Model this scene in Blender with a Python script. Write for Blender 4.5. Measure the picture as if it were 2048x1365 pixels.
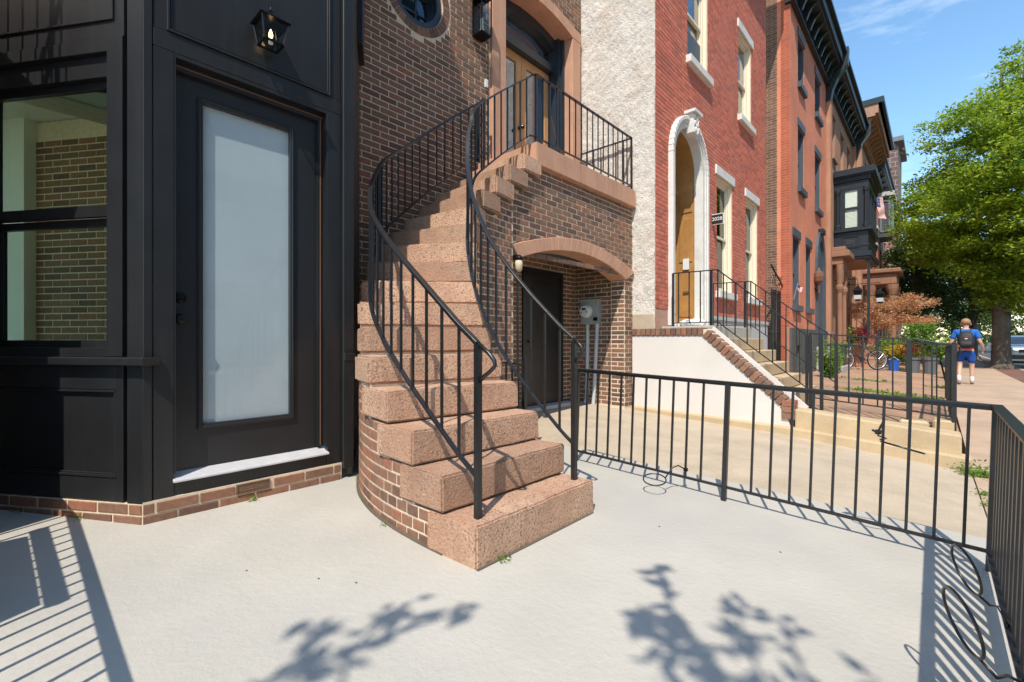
import bpy, bmesh, math, random
from mathutils import Vector, Matrix, noise
random.seed(11)
for o in list(bpy.data.objects): bpy.data.objects.remove(o)
SC = bpy.context.scene
COL = SC.collection
R = math.radians
# ---------------------------------------------------------------- camera
CAMH = 1.06
YAW = math.atan(846.0 / 925.0)
cd = bpy.data.cameras.new('camera'); cam = bpy.data.objects.new('camera', cd); COL.objects.link(cam)
cam.location = (0, 0, CAMH); cam.rotation_euler = (R(90), 0, YAW)
cd.sensor_width = 36; cd.lens = 925.0 / 2048.0 * 36; cd.clip_start = .05; cd.clip_end = 3000
SC.camera = cam
# ---------------------------------------------------------------- light
SUN = Vector((.305, -.645, 1.0)).normalized()
elev = math.asin(SUN.z); az = math.atan2(SUN.x, SUN.y)
wd = bpy.data.worlds.new('World'); SC.world = wd; wd.use_nodes = True
nt = wd.node_tree; nt.nodes.clear()
sky = nt.nodes.new('ShaderNodeTexSky'); sky.sky_type = 'NISHITA'; sky.sun_disc = False
sky.sun_elevation = elev; sky.sun_rotation = az; sky.altitude = 50; sky.air_density = 1.1; sky.dust_density = .15; sky.ozone_density = 2.0
tc = nt.nodes.new('ShaderNodeTexCoord'); mp = nt.nodes.new('ShaderNodeMapping'); mp.inputs['Scale'].default_value = (3.0, 5.5, 13.0); mp.inputs['Rotation'].default_value = (0, .35, .4)
cn = nt.nodes.new('ShaderNodeTexNoise'); cn.inputs['Scale'].default_value = 1.3; cn.inputs['Detail'].default_value = 9; cn.inputs['Roughness'].default_value = .62
cr = nt.nodes.new('ShaderNodeValToRGB'); cr.color_ramp.elements[0].position = .55; cr.color_ramp.elements[0].color = (0, 0, 0, 1); cr.color_ramp.elements[1].position = .86; cr.color_ramp.elements[1].color = (.55, .55, .55, 1)
mx = nt.nodes.new('ShaderNodeMixRGB'); mx.inputs[2].default_value = (7.5, 7.8, 8.2, 1)
bg = nt.nodes.new('ShaderNodeBackground'); bg.inputs[1].default_value = .15
ow = nt.nodes.new('ShaderNodeOutputWorld')
L = nt.links
L.new(tc.outputs['Generated'], mp.inputs[0]); L.new(mp.outputs[0], cn.inputs['Vector']); L.new(cn.outputs[0], cr.inputs[0])
hs = nt.nodes.new('ShaderNodeHueSaturation'); hs.inputs['Saturation'].default_value = 1.1; hs.inputs['Hue'].default_value = .492; hs.inputs['Value'].default_value = 1.25
L.new(sky.outputs[0], hs.inputs['Color']); L.new(cr.outputs[0], mx.inputs[0]); L.new(hs.outputs[0], mx.inputs[1]); L.new(mx.outputs[0], bg.inputs[0]); L.new(bg.outputs[0], ow.inputs[0])
sd = bpy.data.lights.new('sun', 'SUN'); sd.energy = 3.7; sd.angle = R(.53); sd.color = (1, .93, .82)
so = bpy.data.objects.new('sun', sd); COL.objects.link(so); so.rotation_euler = (-SUN).to_track_quat('-Z', 'Y').to_euler()
SC.view_settings.view_transform = 'Standard'; SC.view_settings.look = 'None'; SC.view_settings.gamma = 1
SC.view_settings.exposure = .5
SC.render.engine = 'CYCLES'
SC.cycles.max_bounces = 6; SC.cycles.diffuse_bounces = 3; SC.cycles.glossy_bounces = 3; SC.cycles.transmission_bounces = 3; SC.cycles.transparent_max_bounces = 8
# ---------------------------------------------------------------- helpers
W = {}
def V(*a): return Vector(a)
class Fr:                                     # a wall frame: s along the wall, z up, d out of the wall
    def __init__(f, o, s, n): f.o = Vector(o); f.s = Vector(s).normalized(); f.n = Vector(n).normalized()
    def P(f, s, z, d=0): return f.o + f.s * s + f.n * d + Vector((0, 0, z))
class MB:
    def __init__(m): m.v = []; m.f = []
    def add(m, vs, fs):
        b = len(m.v); m.v += [tuple(v) for v in vs]; m.f += [tuple(b + i for i in f) for f in fs]; return m
    BF = [(0, 1, 2, 3), (7, 6, 5, 4), (0, 4, 5, 1), (1, 5, 6, 2), (2, 6, 7, 3), (3, 7, 4, 0)]
    def hexa(m, p): return m.add(p, MB.BF)
    def box(m, x0, x1, y0, y1, z0, z1):
        return m.hexa([(x0, y0, z0), (x1, y0, z0), (x1, y1, z0), (x0, y1, z0), (x0, y0, z1), (x1, y0, z1), (x1, y1, z1), (x0, y1, z1)])
    def fbox(m, fr, s0, s1, z0, z1, d0, d1):
        return m.hexa([fr.P(s0, z0, d0), fr.P(s1, z0, d0), fr.P(s1, z0, d1), fr.P(s0, z0, d1), fr.P(s0, z1, d0), fr.P(s1, z1, d0), fr.P(s1, z1, d1), fr.P(s0, z1, d1)])
    def bar(m, p, q, w, d=None, up=(0, 0, 1)):
        p = Vector(p); q = Vector(q); d = d or w; t = (q - p).normalized(); u = Vector(up)
        if abs(t.dot(u)) > .98: u = Vector((1, 0, 0))
        a = t.cross(u).normalized() * (w / 2); b = a.cross(t).normalized() * (d / 2)
        return m.hexa([p - a - b, p + a - b, p + a + b, p - a + b, q - a - b, q + a - b, q + a + b, q - a + b])
    def sweep(m, pts, w, d, up=(0, 0, 1)):     # rectangular section along a path
        pts = [Vector(p) for p in pts]; n = len(pts); rings = []; u = Vector(up)
        for i in range(n):
            t = (pts[min(i + 1, n - 1)] - pts[max(i - 1, 0)]).normalized(); a = t.cross(u)
            if a.length < 1e-4: a = Vector((1, 0, 0))
            a = a.normalized() * (w / 2); b = a.cross(t).normalized() * (d / 2)
            rings.append([pts[i] - a - b, pts[i] + a - b, pts[i] + a + b, pts[i] - a + b])
        vs = [x for r in rings for x in r]; fs = [(0, 1, 2, 3), tuple(4 * (n - 1) + k for k in (3, 2, 1, 0))]
        for i in range(n - 1):
            for k in range(4): fs.append((4 * i + k, 4 * i + (k + 1) % 4, 4 * i + 4 + (k + 1) % 4, 4 * i + 4 + k))
        return m.add(vs, fs)
    def tube(m, pts, r, n=8, closed=False):
        pts = [Vector(p) for p in pts]; N = len(pts); rr = r if isinstance(r, (list, tuple)) else [r] * N
        vs = []; ref = None
        for i in range(N):
            if closed: t = pts[(i + 1) % N] - pts[i - 1]
            else: t = pts[min(i + 1, N - 1)] - pts[max(i - 1, 0)]
            t.normalize()
            if ref is None: ref = Vector((0, 0, 1)) if abs(t.z) < .9 else Vector((1, 0, 0))
            a = ref - t * ref.dot(t)
            if a.length < 1e-5: a = t.orthogonal()
            a.normalize(); ref = a; b = t.cross(a)
            for k in range(n):
                c = 2 * math.pi * k / n; vs.append(pts[i] + (a * math.cos(c) + b * math.sin(c)) * rr[i])
        fs = []
        for i in range(N if closed else N - 1):
            j = (i + 1) % N
            for k in range(n): fs.append((i * n + k, i * n + (k + 1) % n, j * n + (k + 1) % n, j * n + k))
        if not closed: fs += [tuple(range(n - 1, -1, -1)), tuple((N - 1) * n + k for k in range(n))]
        return m.add(vs, fs)
    def loft(m, rings, cap=True):
        n = len(rings[0]); vs = [x for r in rings for x in r]; fs = []
        for i in range(len(rings) - 1):
            for k in range(n): fs.append((i * n + k, i * n + (k + 1) % n, (i + 1) * n + (k + 1) % n, (i + 1) * n + k))
        if cap: fs += [tuple(range(n - 1, -1, -1)), tuple((len(rings) - 1) * n + k for k in range(n))]
        return m.add(vs, fs)
    def lathe(m, c, prof, n=16, ax=(0, 0, 1)):
        c = Vector(c); q = Vector((0, 0, 1)).rotation_difference(Vector(ax))
        return m.loft([[c + q @ Vector((max(r, 1e-4) * math.cos(2 * math.pi * k / n), max(r, 1e-4) * math.sin(2 * math.pi * k / n), z)) for k in range(n)] for r, z in prof])
    def ball(m, c, rx, ry=None, rz=None, n=10, k=7):
        ry = ry or rx; rz = rz or rx; c = Vector(c); rings = []
        for i in range(k + 1):
            a = -math.pi / 2 + math.pi * i / k; q = max(math.cos(a), .02)
            rings.append([c + Vector((rx * q * math.cos(2 * math.pi * j / n), ry * q * math.sin(2 * math.pi * j / n), rz * math.sin(a))) for j in range(n)])
        return m.loft(rings)
    def prism(m, poly, z0, z1):                # vertical prism; z may be callables of (x, y)
        f0 = z0 if callable(z0) else (lambda x, y: z0); f1 = z1 if callable(z1) else (lambda x, y: z1)
        n = len(poly); vs = [(x, y, f0(x, y)) for x, y in poly] + [(x, y, f1(x, y)) for x, y in poly]
        fs = [tuple(range(n - 1, -1, -1)), tuple(range(n, 2 * n))] + [(i, (i + 1) % n, n + (i + 1) % n, n + i) for i in range(n)]
        return m.add(vs, fs)
    def fprism(m, fr, poly, d0, d1):           # polygon (s, z) on a wall frame, extruded along d
        n = len(poly); vs = [fr.P(s, z, d0) for s, z in poly] + [fr.P(s, z, d1) for s, z in poly]
        fs = [tuple(range(n - 1, -1, -1)), tuple(range(n, 2 * n))] + [(i, (i + 1) % n, n + (i + 1) % n, n + i) for i in range(n)]
        return m.add(vs, fs)
    def strip(m, fr, inner, outer, d0, d1):    # band between two open polylines on a wall
        n = len(inner)
        for i in range(n - 1):
            a, b, c, e = inner[i], inner[i + 1], outer[i + 1], outer[i]
            m.hexa([fr.P(*a, d0), fr.P(*b, d0), fr.P(*c, d0), fr.P(*e, d0), fr.P(*a, d1), fr.P(*b, d1), fr.P(*c, d1), fr.P(*e, d1)])
        return m
    def frame(m, fr, s0, s1, z0, z1, w, d0, d1):
        m.fbox(fr, s0, s0 + w, z0, z1, d0, d1); m.fbox(fr, s1 - w, s1, z0, z1, d0, d1)
        m.fbox(fr, s0 + w, s1 - w, z0, z0 + w, d0, d1); return m.fbox(fr, s0 + w, s1 - w, z1 - w, z1, d0, d1)
    def grid(m, xs, ys, fz, thick=.12):
        nx, ny = len(xs), len(ys); vs = [(x, y, fz(x, y)) for y in ys for x in xs]
        fs = [(j * nx + i, j * nx + i + 1, (j + 1) * nx + i + 1, (j + 1) * nx + i) for j in range(ny - 1) for i in range(nx - 1)]
        b = len(vs); ring = [i for i in range(nx)] + [j * nx + nx - 1 for j in range(1, ny)] + [(ny - 1) * nx + i for i in range(nx - 2, -1, -1)] + [j * nx for j in range(ny - 2, 0, -1)]
        vs += [(vs[i][0], vs[i][1], vs[i][2] - thick) for i in ring]
        k = len(ring); fs += [(ring[i], b + i, b + (i + 1) % k, ring[(i + 1) % k]) for i in range(k)]
        return m.add(vs, fs)
    def build(m, name, mat, parent=None, smooth=False, bevel=0, local=False, recalc=True, seg=1, loc=None):
        me = bpy.data.meshes.new(name); vs = m.v
        if parent is None and not local and loc is None and vs:
            xs = [v[0] for v in vs]; ys = [v[1] for v in vs]; zs = [v[2] for v in vs]
            loc = ((min(xs) + max(xs)) / 2, (min(ys) + max(ys)) / 2, min(zs))
        if loc is not None: vs = [(v[0] - loc[0], v[1] - loc[1], v[2] - loc[2]) for v in vs]
        me.from_pydata(vs, [], m.f)
        if recalc or bevel:
            bm = bmesh.new(); bm.from_mesh(me); bmesh.ops.recalc_face_normals(bm, faces=bm.faces)
            if bevel:
                ed = [e for e in bm.edges if len(e.link_faces) == 2 and e.calc_face_angle(0) > .5]
                bmesh.ops.bevel(bm, geom=ed, offset=bevel, segments=seg, affect='EDGES', clamp_overlap=True, profile=.5)
            bm.to_mesh(me); bm.free()
        if smooth: me.polygons.foreach_set('use_smooth', [True] * len(me.polygons))
        if mat: me.materials.append(MAT[mat] if isinstance(mat, str) else mat)
        o = bpy.data.objects.new(name, me); COL.objects.link(o)
        if loc is not None: o.location = loc
        W[o] = Matrix.Translation(loc) if loc is not None else Matrix.Identity(4)
        if parent is not None:
            o.parent = parent
            if not local: o.matrix_parent_inverse = W[parent].inverted()
            else: W[o] = W[parent].copy()
        return o
def tag(o, label=None, cat=None, group=None, kind=None):
    if label: o['label'] = label
    if cat: o['category'] = cat
    if group: o['group'] = group
    if kind: o['kind'] = kind
    return o
def thing(name, label, cat, loc=(0, 0, 0), rz=0, group=None):
    o = bpy.data.objects.new(name, None); COL.objects.link(o); o.location = loc; o.rotation_euler = (0, 0, rz); o.empty_display_size = .2
    W[o] = Matrix.Translation(loc) @ Matrix.Rotation(rz, 4, 'Z'); return tag(o, label, cat, group)
def inst(name, me, mw, parent):
    o = bpy.data.objects.new(name, me); COL.objects.link(o); o.parent = parent; o.matrix_parent_inverse = W[parent].inverted(); o.matrix_basis = mw; W[o] = mw; return o
def lerp(a, b, t): return a + (b - a) * t
def pw(x, pts):                                # piecewise linear
    if x <= pts[0][0]: return pts[0][1]
    for (a, p), (b, q) in zip(pts, pts[1:]):
        if x <= b: return p + (q - p) * (x - a) / (b - a)
    return pts[-1][1]
def cat_rom(P, n=6):
    P = [Vector(p) for p in P]; out = []
    for i in range(len(P) - 1):
        p0, p1, p2, p3 = P[max(i - 1, 0)], P[i], P[i + 1], P[min(i + 2, len(P) - 1)]
        for k in range(n):
            t = k / n; out.append(.5 * ((2 * p1) + (p2 - p0) * t + (2 * p0 - 5 * p1 + 4 * p2 - p3) * t * t + (3 * p1 - p0 - 3 * p2 + p3) * t ** 3))
    return out + [P[-1]]
def project(p):
    q = Vector(p) - Vector((0, 0, CAMH)); f = Vector((-math.sin(YAW), math.cos(YAW), 0)); r = Vector((math.cos(YAW), math.sin(YAW), 0)); z = q.dot(f)
    if z < .05: return None
    return 1024 + 925 * q.dot(r) / z, 682.5 - 925 * q.z / z, z
# ---------------------------------------------------------------- materials
MAT = {}
def nodes(name):
    m = bpy.data.materials.new(name); m.use_nodes = True; n = m.node_tree; n.nodes.clear(); MAT[name] = m
    return m, n, (lambda t, **k: mk(n, t, k)), n.links.new
def mk(n, t, k):
    x = n.nodes.new('ShaderNode' + t)
    for a, b in k.items(): setattr(x, a, b)
    return x
def c4(c): return (c[0], c[1], c[2], 1)
def Mt(name, col, rough=.6, var=.12, scale=6, bump=0, bscale=90, metal=0, spec=.5, col2=None, rnd=0, spots=None, coat=0, streak=None, bdist=.004, fine=None):
    m, n, N, lk = nodes(name)
    out = N('OutputMaterial'); b = N('BsdfPrincipled'); lk(b.outputs[0], out.inputs[0])
    b.inputs['Roughness'].default_value = rough; b.inputs['Metallic'].default_value = metal; b.inputs['Specular IOR Level'].default_value = spec
    if coat: b.inputs['Coat Weight'].default_value = coat; b.inputs['Coat Roughness'].default_value = .12
    g = N('NewGeometry')
    nz = N('TexNoise'); nz.inputs['Scale'].default_value = scale; nz.inputs['Detail'].default_value = 8; nz.inputs['Roughness'].default_value = .6; lk(g.outputs['Position'], nz.inputs['Vector'])
    r = N('ValToRGB'); lk(nz.outputs[0], r.inputs[0]); r.color_ramp.elements[0].position = .3; r.color_ramp.elements[1].position = .7
    c2 = col2 or col
    r.color_ramp.elements[0].color = c4([x * (1 - var) for x in col]); r.color_ramp.elements[1].color = c4([min(x * (1 + var), 1) for x in c2])
    cur = r.outputs[0]
    if rnd:                                    # per-piece variation
        oi = N('ObjectInfo'); ad = N('Math', operation='ADD'); lk(oi.outputs['Random'], ad.inputs[0]); lk(g.outputs['Random Per Island'], ad.inputs[1])
        fr = N('Math', operation='FRACT'); lk(ad.outputs[0], fr.inputs[0])
        rr = N('ValToRGB'); lk(fr.outputs[0], rr.inputs[0]); rr.color_ramp.interpolation = 'CONSTANT'
        els = rnd; rr.color_ramp.elements[0].position = 0; rr.color_ramp.elements[0].color = c4(els[0])
        rr.color_ramp.elements[1].position = 1.0 / len(els); rr.color_ramp.elements[1].color = c4(els[1])
        for i, e in enumerate(els[2:], 2): q = rr.color_ramp.elements.new(i / len(els)); q.color = c4(e)
        mm = N('MixRGB', blend_type='MULTIPLY'); mm.inputs[0].default_value = 1; lk(cur, mm.inputs[1]); lk(rr.outputs[0], mm.inputs[2]); cur = mm.outputs[0]
    if fine:                                   # speckles: (scale, threshold, colour, amount)
        for sc, th, cc, am in fine:
            v = N('TexNoise'); v.inputs['Scale'].default_value = sc; v.inputs['Detail'].default_value = 2; lk(g.outputs['Position'], v.inputs['Vector'])
            q = N('ValToRGB'); q.color_ramp.elements[0].position = th; q.color_ramp.elements[0].color = (0, 0, 0, 1); q.color_ramp.elements[1].position = th + .07; q.color_ramp.elements[1].color = (am, am, am, 1); lk(v.outputs[0], q.inputs[0])
            x = N('MixRGB'); lk(q.outputs[0], x.inputs[0]); lk(cur, x.inputs[1]); x.inputs[2].default_value = c4(cc); cur = x.outputs[0]
    if spots:                                  # broad stains: (scale, lo, hi, colour, amount)
        sc, lo, hi, cc, am = spots
        v = N('TexNoise'); v.inputs['Scale'].default_value = sc; v.inputs['Detail'].default_value = 6; lk(g.outputs['Position'], v.inputs['Vector'])
        q = N('ValToRGB'); q.color_ramp.elements[0].position = lo; q.color_ramp.elements[0].color = (0, 0, 0, 1); q.color_ramp.elements[1].position = hi; q.color_ramp.elements[1].color = (am, am, am, 1); lk(v.outputs[0], q.inputs[0])
        x = N('MixRGB'); lk(q.outputs[0], x.inputs[0]); lk(cur, x.inputs[1]); x.inputs[2].default_value = c4(cc); cur = x.outputs[0]
    if streak:
        mpn = N('Mapping'); mpn.inputs['Scale'].default_value = (7, 7, .5); lk(g.outputs['Position'], mpn.inputs[0])
        v = N('TexNoise'); v.inputs['Scale'].default_value = 2.2; v.inputs['Detail'].default_value = 5; lk(mpn.outputs[0], v.inputs['Vector'])
        q = N('ValToRGB'); q.color_ramp.elements[0].position = .5; q.color_ramp.elements[0].color = (0, 0, 0, 1); q.color_ramp.elements[1].position = .75; a = streak[1]; q.color_ramp.elements[1].color = (a, a, a, 1); lk(v.outputs[0], q.inputs[0])
        x = N('MixRGB'); lk(q.outputs[0], x.inputs[0]); lk(cur, x.inputs[1]); x.inputs[2].default_value = c4(streak[0]); cur = x.outputs[0]
    lk(cur, b.inputs['Base Color'])
    if bump:
        v = N('TexNoise'); v.inputs['Scale'].default_value = bscale; v.inputs['Detail'].default_value = 6; v.inputs['Roughness'].default_value = .65; lk(g.outputs['Position'], v.inputs['Vector'])
        bp = N('Bump'); bp.inputs['Strength'].default_value = bump; bp.inputs['Distance'].default_value = bdist; lk(v.outputs[0], bp.inputs['Height']); lk(bp.outputs[0], b.inputs['Normal'])
    return m
def Mbrick(name, c1, c2, mort, axis, bw=.213, bh=.0677, ms=.011, bump=.5, rough=.85):   # far brickwork, axis: 'y' wall runs along y, 'x' along x
    m, n, N, lk = nodes(name); out = N('OutputMaterial'); b = N('BsdfPrincipled'); lk(b.outputs[0], out.inputs[0]); b.inputs['Roughness'].default_value = rough
    g = N('NewGeometry'); sp = N('SeparateXYZ'); cb = N('CombineXYZ'); lk(g.outputs['Position'], sp.inputs[0]); lk(sp.outputs[1 if axis == 'y' else 0], cb.inputs[0]); lk(sp.outputs[2], cb.inputs[1])
    t = N('TexBrick'); lk(cb.outputs[0], t.inputs['Vector']); t.inputs['Scale'].default_value = 1; t.inputs['Brick Width'].default_value = bw; t.inputs['Row Height'].default_value = bh; t.inputs['Mortar Size'].default_value = ms / 2; t.inputs['Mortar Smooth'].default_value = .2
    t.inputs['Color1'].default_value = c4(c1); t.inputs['Color2'].default_value = c4(c2); t.inputs['Mortar'].default_value = c4(mort)
    nz = N('TexNoise'); nz.inputs['Scale'].default_value = 1.3; nz.inputs['Detail'].default_value = 7; lk(g.outputs['Position'], nz.inputs['Vector'])
    r = N('ValToRGB'); r.color_ramp.elements[0].position = .3; r.color_ramp.elements[0].color = (.78, .76, .74, 1); r.color_ramp.elements[1].position = .72; r.color_ramp.elements[1].color = (1.0, 1.0, 1.0, 1); lk(nz.outputs[0], r.inputs[0])
    x = N('MixRGB', blend_type='MULTIPLY'); x.inputs[0].default_value = 1; lk(t.outputs[0], x.inputs[1]); lk(r.outputs[0], x.inputs[2]); lk(x.outputs[0], b.inputs['Base Color'])
    bp = N('Bump'); bp.invert = True; bp.inputs['Strength'].default_value = bump; bp.inputs['Distance'].default_value = .006; lk(t.outputs['Fac'], bp.inputs['Height']); lk(bp.outputs[0], b.inputs['Normal'])
    return m
def Mglass(name, tint=(.9, .95, .92), refl=1.0, rough=0.0):
    m, n, N, lk = nodes(name); out = N('OutputMaterial'); t = N('BsdfTransparent'); t.inputs[0].default_value = c4(tint); g = N('BsdfGlossy'); g.inputs['Roughness'].default_value = rough
    lw = N('LayerWeight'); lw.inputs[0].default_value = .5; f = N('Math', operation='POWER'); f.inputs[1].default_value = 5; lk(lw.outputs['Facing'], f.inputs[0])
    a = N('Math', operation='MULTIPLY_ADD'); a.inputs[1].default_value = .9 * min(refl, 1.2); a.inputs[2].default_value = .045 * refl; a.use_clamp = True
    x = N('MixShader'); lk(f.outputs[0], a.inputs[0]); lk(a.outputs[0], x.inputs[0]); lk(t.outputs[0], x.inputs[1]); lk(g.outputs[0], x.inputs[2]); lk(x.outputs[0], out.inputs[0]); return m
def Mleaf(name, c1, c2, rough=.55, trans=.35, scale=.8, rndc=True):
    m, n, N, lk = nodes(name); out = N('OutputMaterial'); b = N('BsdfPrincipled'); b.inputs['Roughness'].default_value = rough; b.inputs['Specular IOR Level'].default_value = .35
    g = N('NewGeometry'); nz = N('TexNoise'); nz.inputs['Scale'].default_value = scale; nz.inputs['Detail'].default_value = 3; lk(g.outputs['Position'], nz.inputs['Vector'])
    ad = N('Math', operation='MULTIPLY_ADD'); lk(g.outputs['Random Per Island'], ad.inputs[0]); ad.inputs[1].default_value = .5; lk(nz.outputs[0], ad.inputs[2])
    r = N('ValToRGB'); r.color_ramp.elements[0].position = .4; r.color_ramp.elements[0].color = c4(c1); r.color_ramp.elements[1].position = 1.0; r.color_ramp.elements[1].color = c4(c2); lk(ad.outputs[0], r.inputs[0]); lk(r.outputs[0], b.inputs['Base Color'])
    t = N('BsdfTranslucent'); hs = N('HueSaturation'); hs.inputs['Value'].default_value = 1.6; hs.inputs['Hue'].default_value = .485; lk(r.outputs[0], hs.inputs['Color']); lk(hs.outputs[0], t.inputs[0])
    x = N('MixShader'); x.inputs[0].default_value = trans; lk(b.outputs[0], x.inputs[1]); lk(t.outputs[0], x.inputs[2]); lk(x.outputs[0], out.inputs[0]); return m
def Memit(name, col, st):
    m, n, N, lk = nodes(name); out = N('OutputMaterial'); e = N('Emission'); e.inputs[0].default_value = c4(col); e.inputs[1].default_value = st; lk(e.outputs[0], out.inputs[0]); return m

BR = [(.78, .74, .74), (.95, .9, .85), (1.1, .95, .85), (.7, .66, .66), (1.15, .98, .88), (.88, .84, .8), (1.05, 1.0, .95), (1.25, .93, .8), (.62, .58, .6), (1.15, 1.05, .95)]
Mt('brown_brick', (.225, .133, .09), .82, .22, 30, .5, 180, rnd=BR, bdist=.003, spots=(1.3, .5, .72, (.12, .08, .062), .4))
Mt('stair_brick', (.25, .14, .095), .82, .2, 30, .5, 180, rnd=BR, bdist=.003)
Mt('red_brick', (.56, .17, .105), .8, .14, 12, .35, 150, rnd=[(.9, .86, .86), (1, 1, 1), (1.1, 1.02, 1), (.82, .8, .82), (1.05, .95, .92), (1.18, 1.15, 1.1)], spots=(.7, .5, .75, (.60, .24, .16), .5))
Mt('mortar', (.72, .595, .44), .95, .15, 25, .5, 160)
Mt('red_mortar', (.52, .30, .22), .95, .15, 25, .4, 160)
for n_, k_ in (('', 1.0), ('_dark', .76), ('_light', 1.1)):
    Mt('brownstone' + n_, tuple(c * k_ for c in (.56, .35, .23)), .88, .16, 5, 1.0, 70, fine=[(75, .55, (.24, .125, .085), .8), (42, .63, (.18, .10, .075), .75), (95, .62, (.80, .60, .46), .6)], spots=(2.3, .46, .72, (.44, .24, .15), .7), bdist=.010, streak=((.33, .17, .11), .35))
Mt('smooth_stone', (.55, .305, .195), .8, .1, 4, .2, 120, fine=[(260, .62, (.35, .18, .11), .4)], streak=((.33, .16, .1), .4))
Mt('terrace_paint', (.485, .455, .40), .62, .07, 1.6, .65, 30, spec=.3, fine=[(38, .71, (.56, .54, .5), .4), (21, .73, (.4, .38, .35), .3)], spots=(.9, .45, .75, (.42, .405, .375), .9), bdist=.007)
Mt('drive_concrete', (.47, .38, .275), .9, .16, 3, .6, 90, fine=[(60, .6, (.60, .50, .37), .6), (75, .62, (.29, .205, .13), .5)], spots=(1.1, .45, .7, (.50, .42, .32), .8))
Mt('walk_concrete', (.48, .345, .24), .9, .14, 2.4, .5, 120, fine=[(100, .6, (.58, .44, .33), .5), (110, .62, (.28, .17, .12), .5)], spots=(.8, .5, .72, (.38, .27, .19), .7))
Mt('court_paving', (.40, .235, .145), .92, .2, 2, .5, 90, fine=[(60, .6, (.52, .36, .25), .5)], spots=(.9, .48, .7, (.24, .165, .11), .8))
Mt('step_concrete', (.52, .39, .235), .9, .14, 3, .6, 110, fine=[(90, .6, (.62, .5, .35), .55), (120, .64, (.25, .18, .11), .5)])
Mt('grey_concrete', (.42, .39, .34), .9, .15, 4, .4, 100)
Mt('asphalt', (.075, .075, .078), .9, .2, 3, .5, 120)
Mt('earth', (.13, .1, .07), .95, .25, 2, .5, 60)
Mt('verge_brick', (.22, .10, .07), .9, .3, 4, .6, 60, spots=(1.5, .45, .7, (.13, .085, .06), .8))
Mt('black_paint', (.0165, .017, .018), .36, .2, 3, .3, 45, spec=.5, bdist=.002, streak=((.032, .032, .033), .35), fine=[(140, .72, (.06, .06, .06), .5)])
Mt('door_paint', (.019, .020, .022), .30, .1, 3, .08, 60, spec=.5, bdist=.002)
Mt('iron', (.013, .013, .014), .34, .25, 30, .35, 90, spec=.6, bdist=.002)
Mt('dark_hardware', (.012, .012, .013), .3, .1, 40, metal=.6)
Mt('sill_metal', (.62, .61, .62), .32, .08, 12, metal=.15)
Mt('bronze_strip', (.17, .085, .05), .5, .1, 20)
Mt('frost', (.45, .515, .54), .5, .1, .9)
Mt('inner_white', (.72, .74, .66), .7, .03, 2)
Mt('inner_wood', (.25, .15, .08), .5, .2, 3)
Mt('blue_black', (.022, .032, .045), .35, .1, 6, spec=.6)
Mt('door_oak', (.56, .30, .125), .45, .12, 4, .1, 60, streak=((.42, .2, .08), .35))
Mt('stucco', (.70, .645, .575), .95, .1, 5, .8, 40, fine=[(26, .66, (.40, .29, .19), .8), (60, .68, (.34, .24, .16), .5)], spots=(1.6, .55, .78, (.5, .38, .26), .6), bdist=.03)
Mt('stucco_lump', (.70, .645, .57), .95, .1, 8, .8, 60, bdist=.015)
Mt('stucco_dirt', (.34, .25, .17), .95, .3, 20, .8, 60)
Mt('white_render', (.69, .645, .595), .9, .04, 2, .35, 60, spots=(1.2, .5, .8, (.56, .50, .43), .7), streak=((.60, .55, .49), .12))
Mt('cream_paint', (.78, .70, .53), .55, .04, 4, .1, 60)
Mt('white_paint', (.80, .77, .71), .6, .05, 3, .15, 60, spots=(6, .58, .75, (.5, .46, .4), .4))
Mt('stone_white', (.72, .69, .64), .75, .07, 5, .3, 80, spots=(4, .55, .78, (.48, .45, .42), .6))
Mt('light_grey', (.50, .51, .50), .8, .06, 4, .2, 60)
Mt('meter_grey', (.34, .38, .37), .5, .06, 6)
Mt('meter_white', (.74, .75, .72), .4, .03, 6)
Mt('pvc', (.52, .56, .58), .45, .05, 8)
Mt('black_part', (.02, .02, .02), .4, .1, 9)
Mt('tan_shade', (.62, .52, .36), .8, .06, 4)
Mt('blind', (.85, .88, .76), .8, .04, 9)
Mt('curtain', (.28, .24, .2), .9, .2, 12)
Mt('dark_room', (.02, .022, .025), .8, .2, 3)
Mt('oak_dark', (.34, .16, .045), .42, .18, 5, .15, 50, streak=((.22, .10, .03), .5))
Mt('oak_lit', (.42, .21, .065), .42, .16, 5, .15, 50, streak=((.32, .14, .04), .5))  # paler copy of the oak, sunlit tone put into the colour
Mt('slate_paint', (.065, .082, .10), .5, .12, 4)
Mt('cornice_paint', (.016, .024, .026), .42, .25, 8, .3, 40)
Mt('oriel_paint', (.018, .023, .029), .4, .15, 6)
Mt('brownstone_far', (.42, .22, .135), .85, .14, 2, .5, 40, streak=((.28, .14, .09), .5))
Mt('porch_stone', (.30, .15, .09), .85, .16, 2, .5, 40, streak=((.19, .09, .055), .5))
Mt('grey_base', (.085, .085, .08), .85, .2, 4, .5, 50)
Mt('roof_slate', (.17, .18, .2), .6, .1, 4)
Mt('dark_stone', (.19, .125, .105), .9, .3, 1.6, .6, 30)
Mt('bark', (.15, .12, .09), .95, .3, 9, 1.0, 28, spots=(2.5, .45, .7, (.24, .2, .15), .8), bdist=.03)
Mt('twig', (.11, .08, .055), .9, .2, 20)
Mt('pale_bark', (.36, .31, .26), .9, .2, 14)
Mbrick('orange_brick', (.78, .255, .135), (.72, .225, .115), (.72, .34, .22), 'y', bump=.2)
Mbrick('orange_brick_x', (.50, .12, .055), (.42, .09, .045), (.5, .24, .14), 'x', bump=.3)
Mbrick('alley_brick', (.24, .115, .065), (.12, .065, .042), (.46, .29, .17), 'x')
Mbrick('far_brick', (.58, .21, .125), (.52, .18, .10), (.42, .19, .12), 'y', bump=.2)
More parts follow.
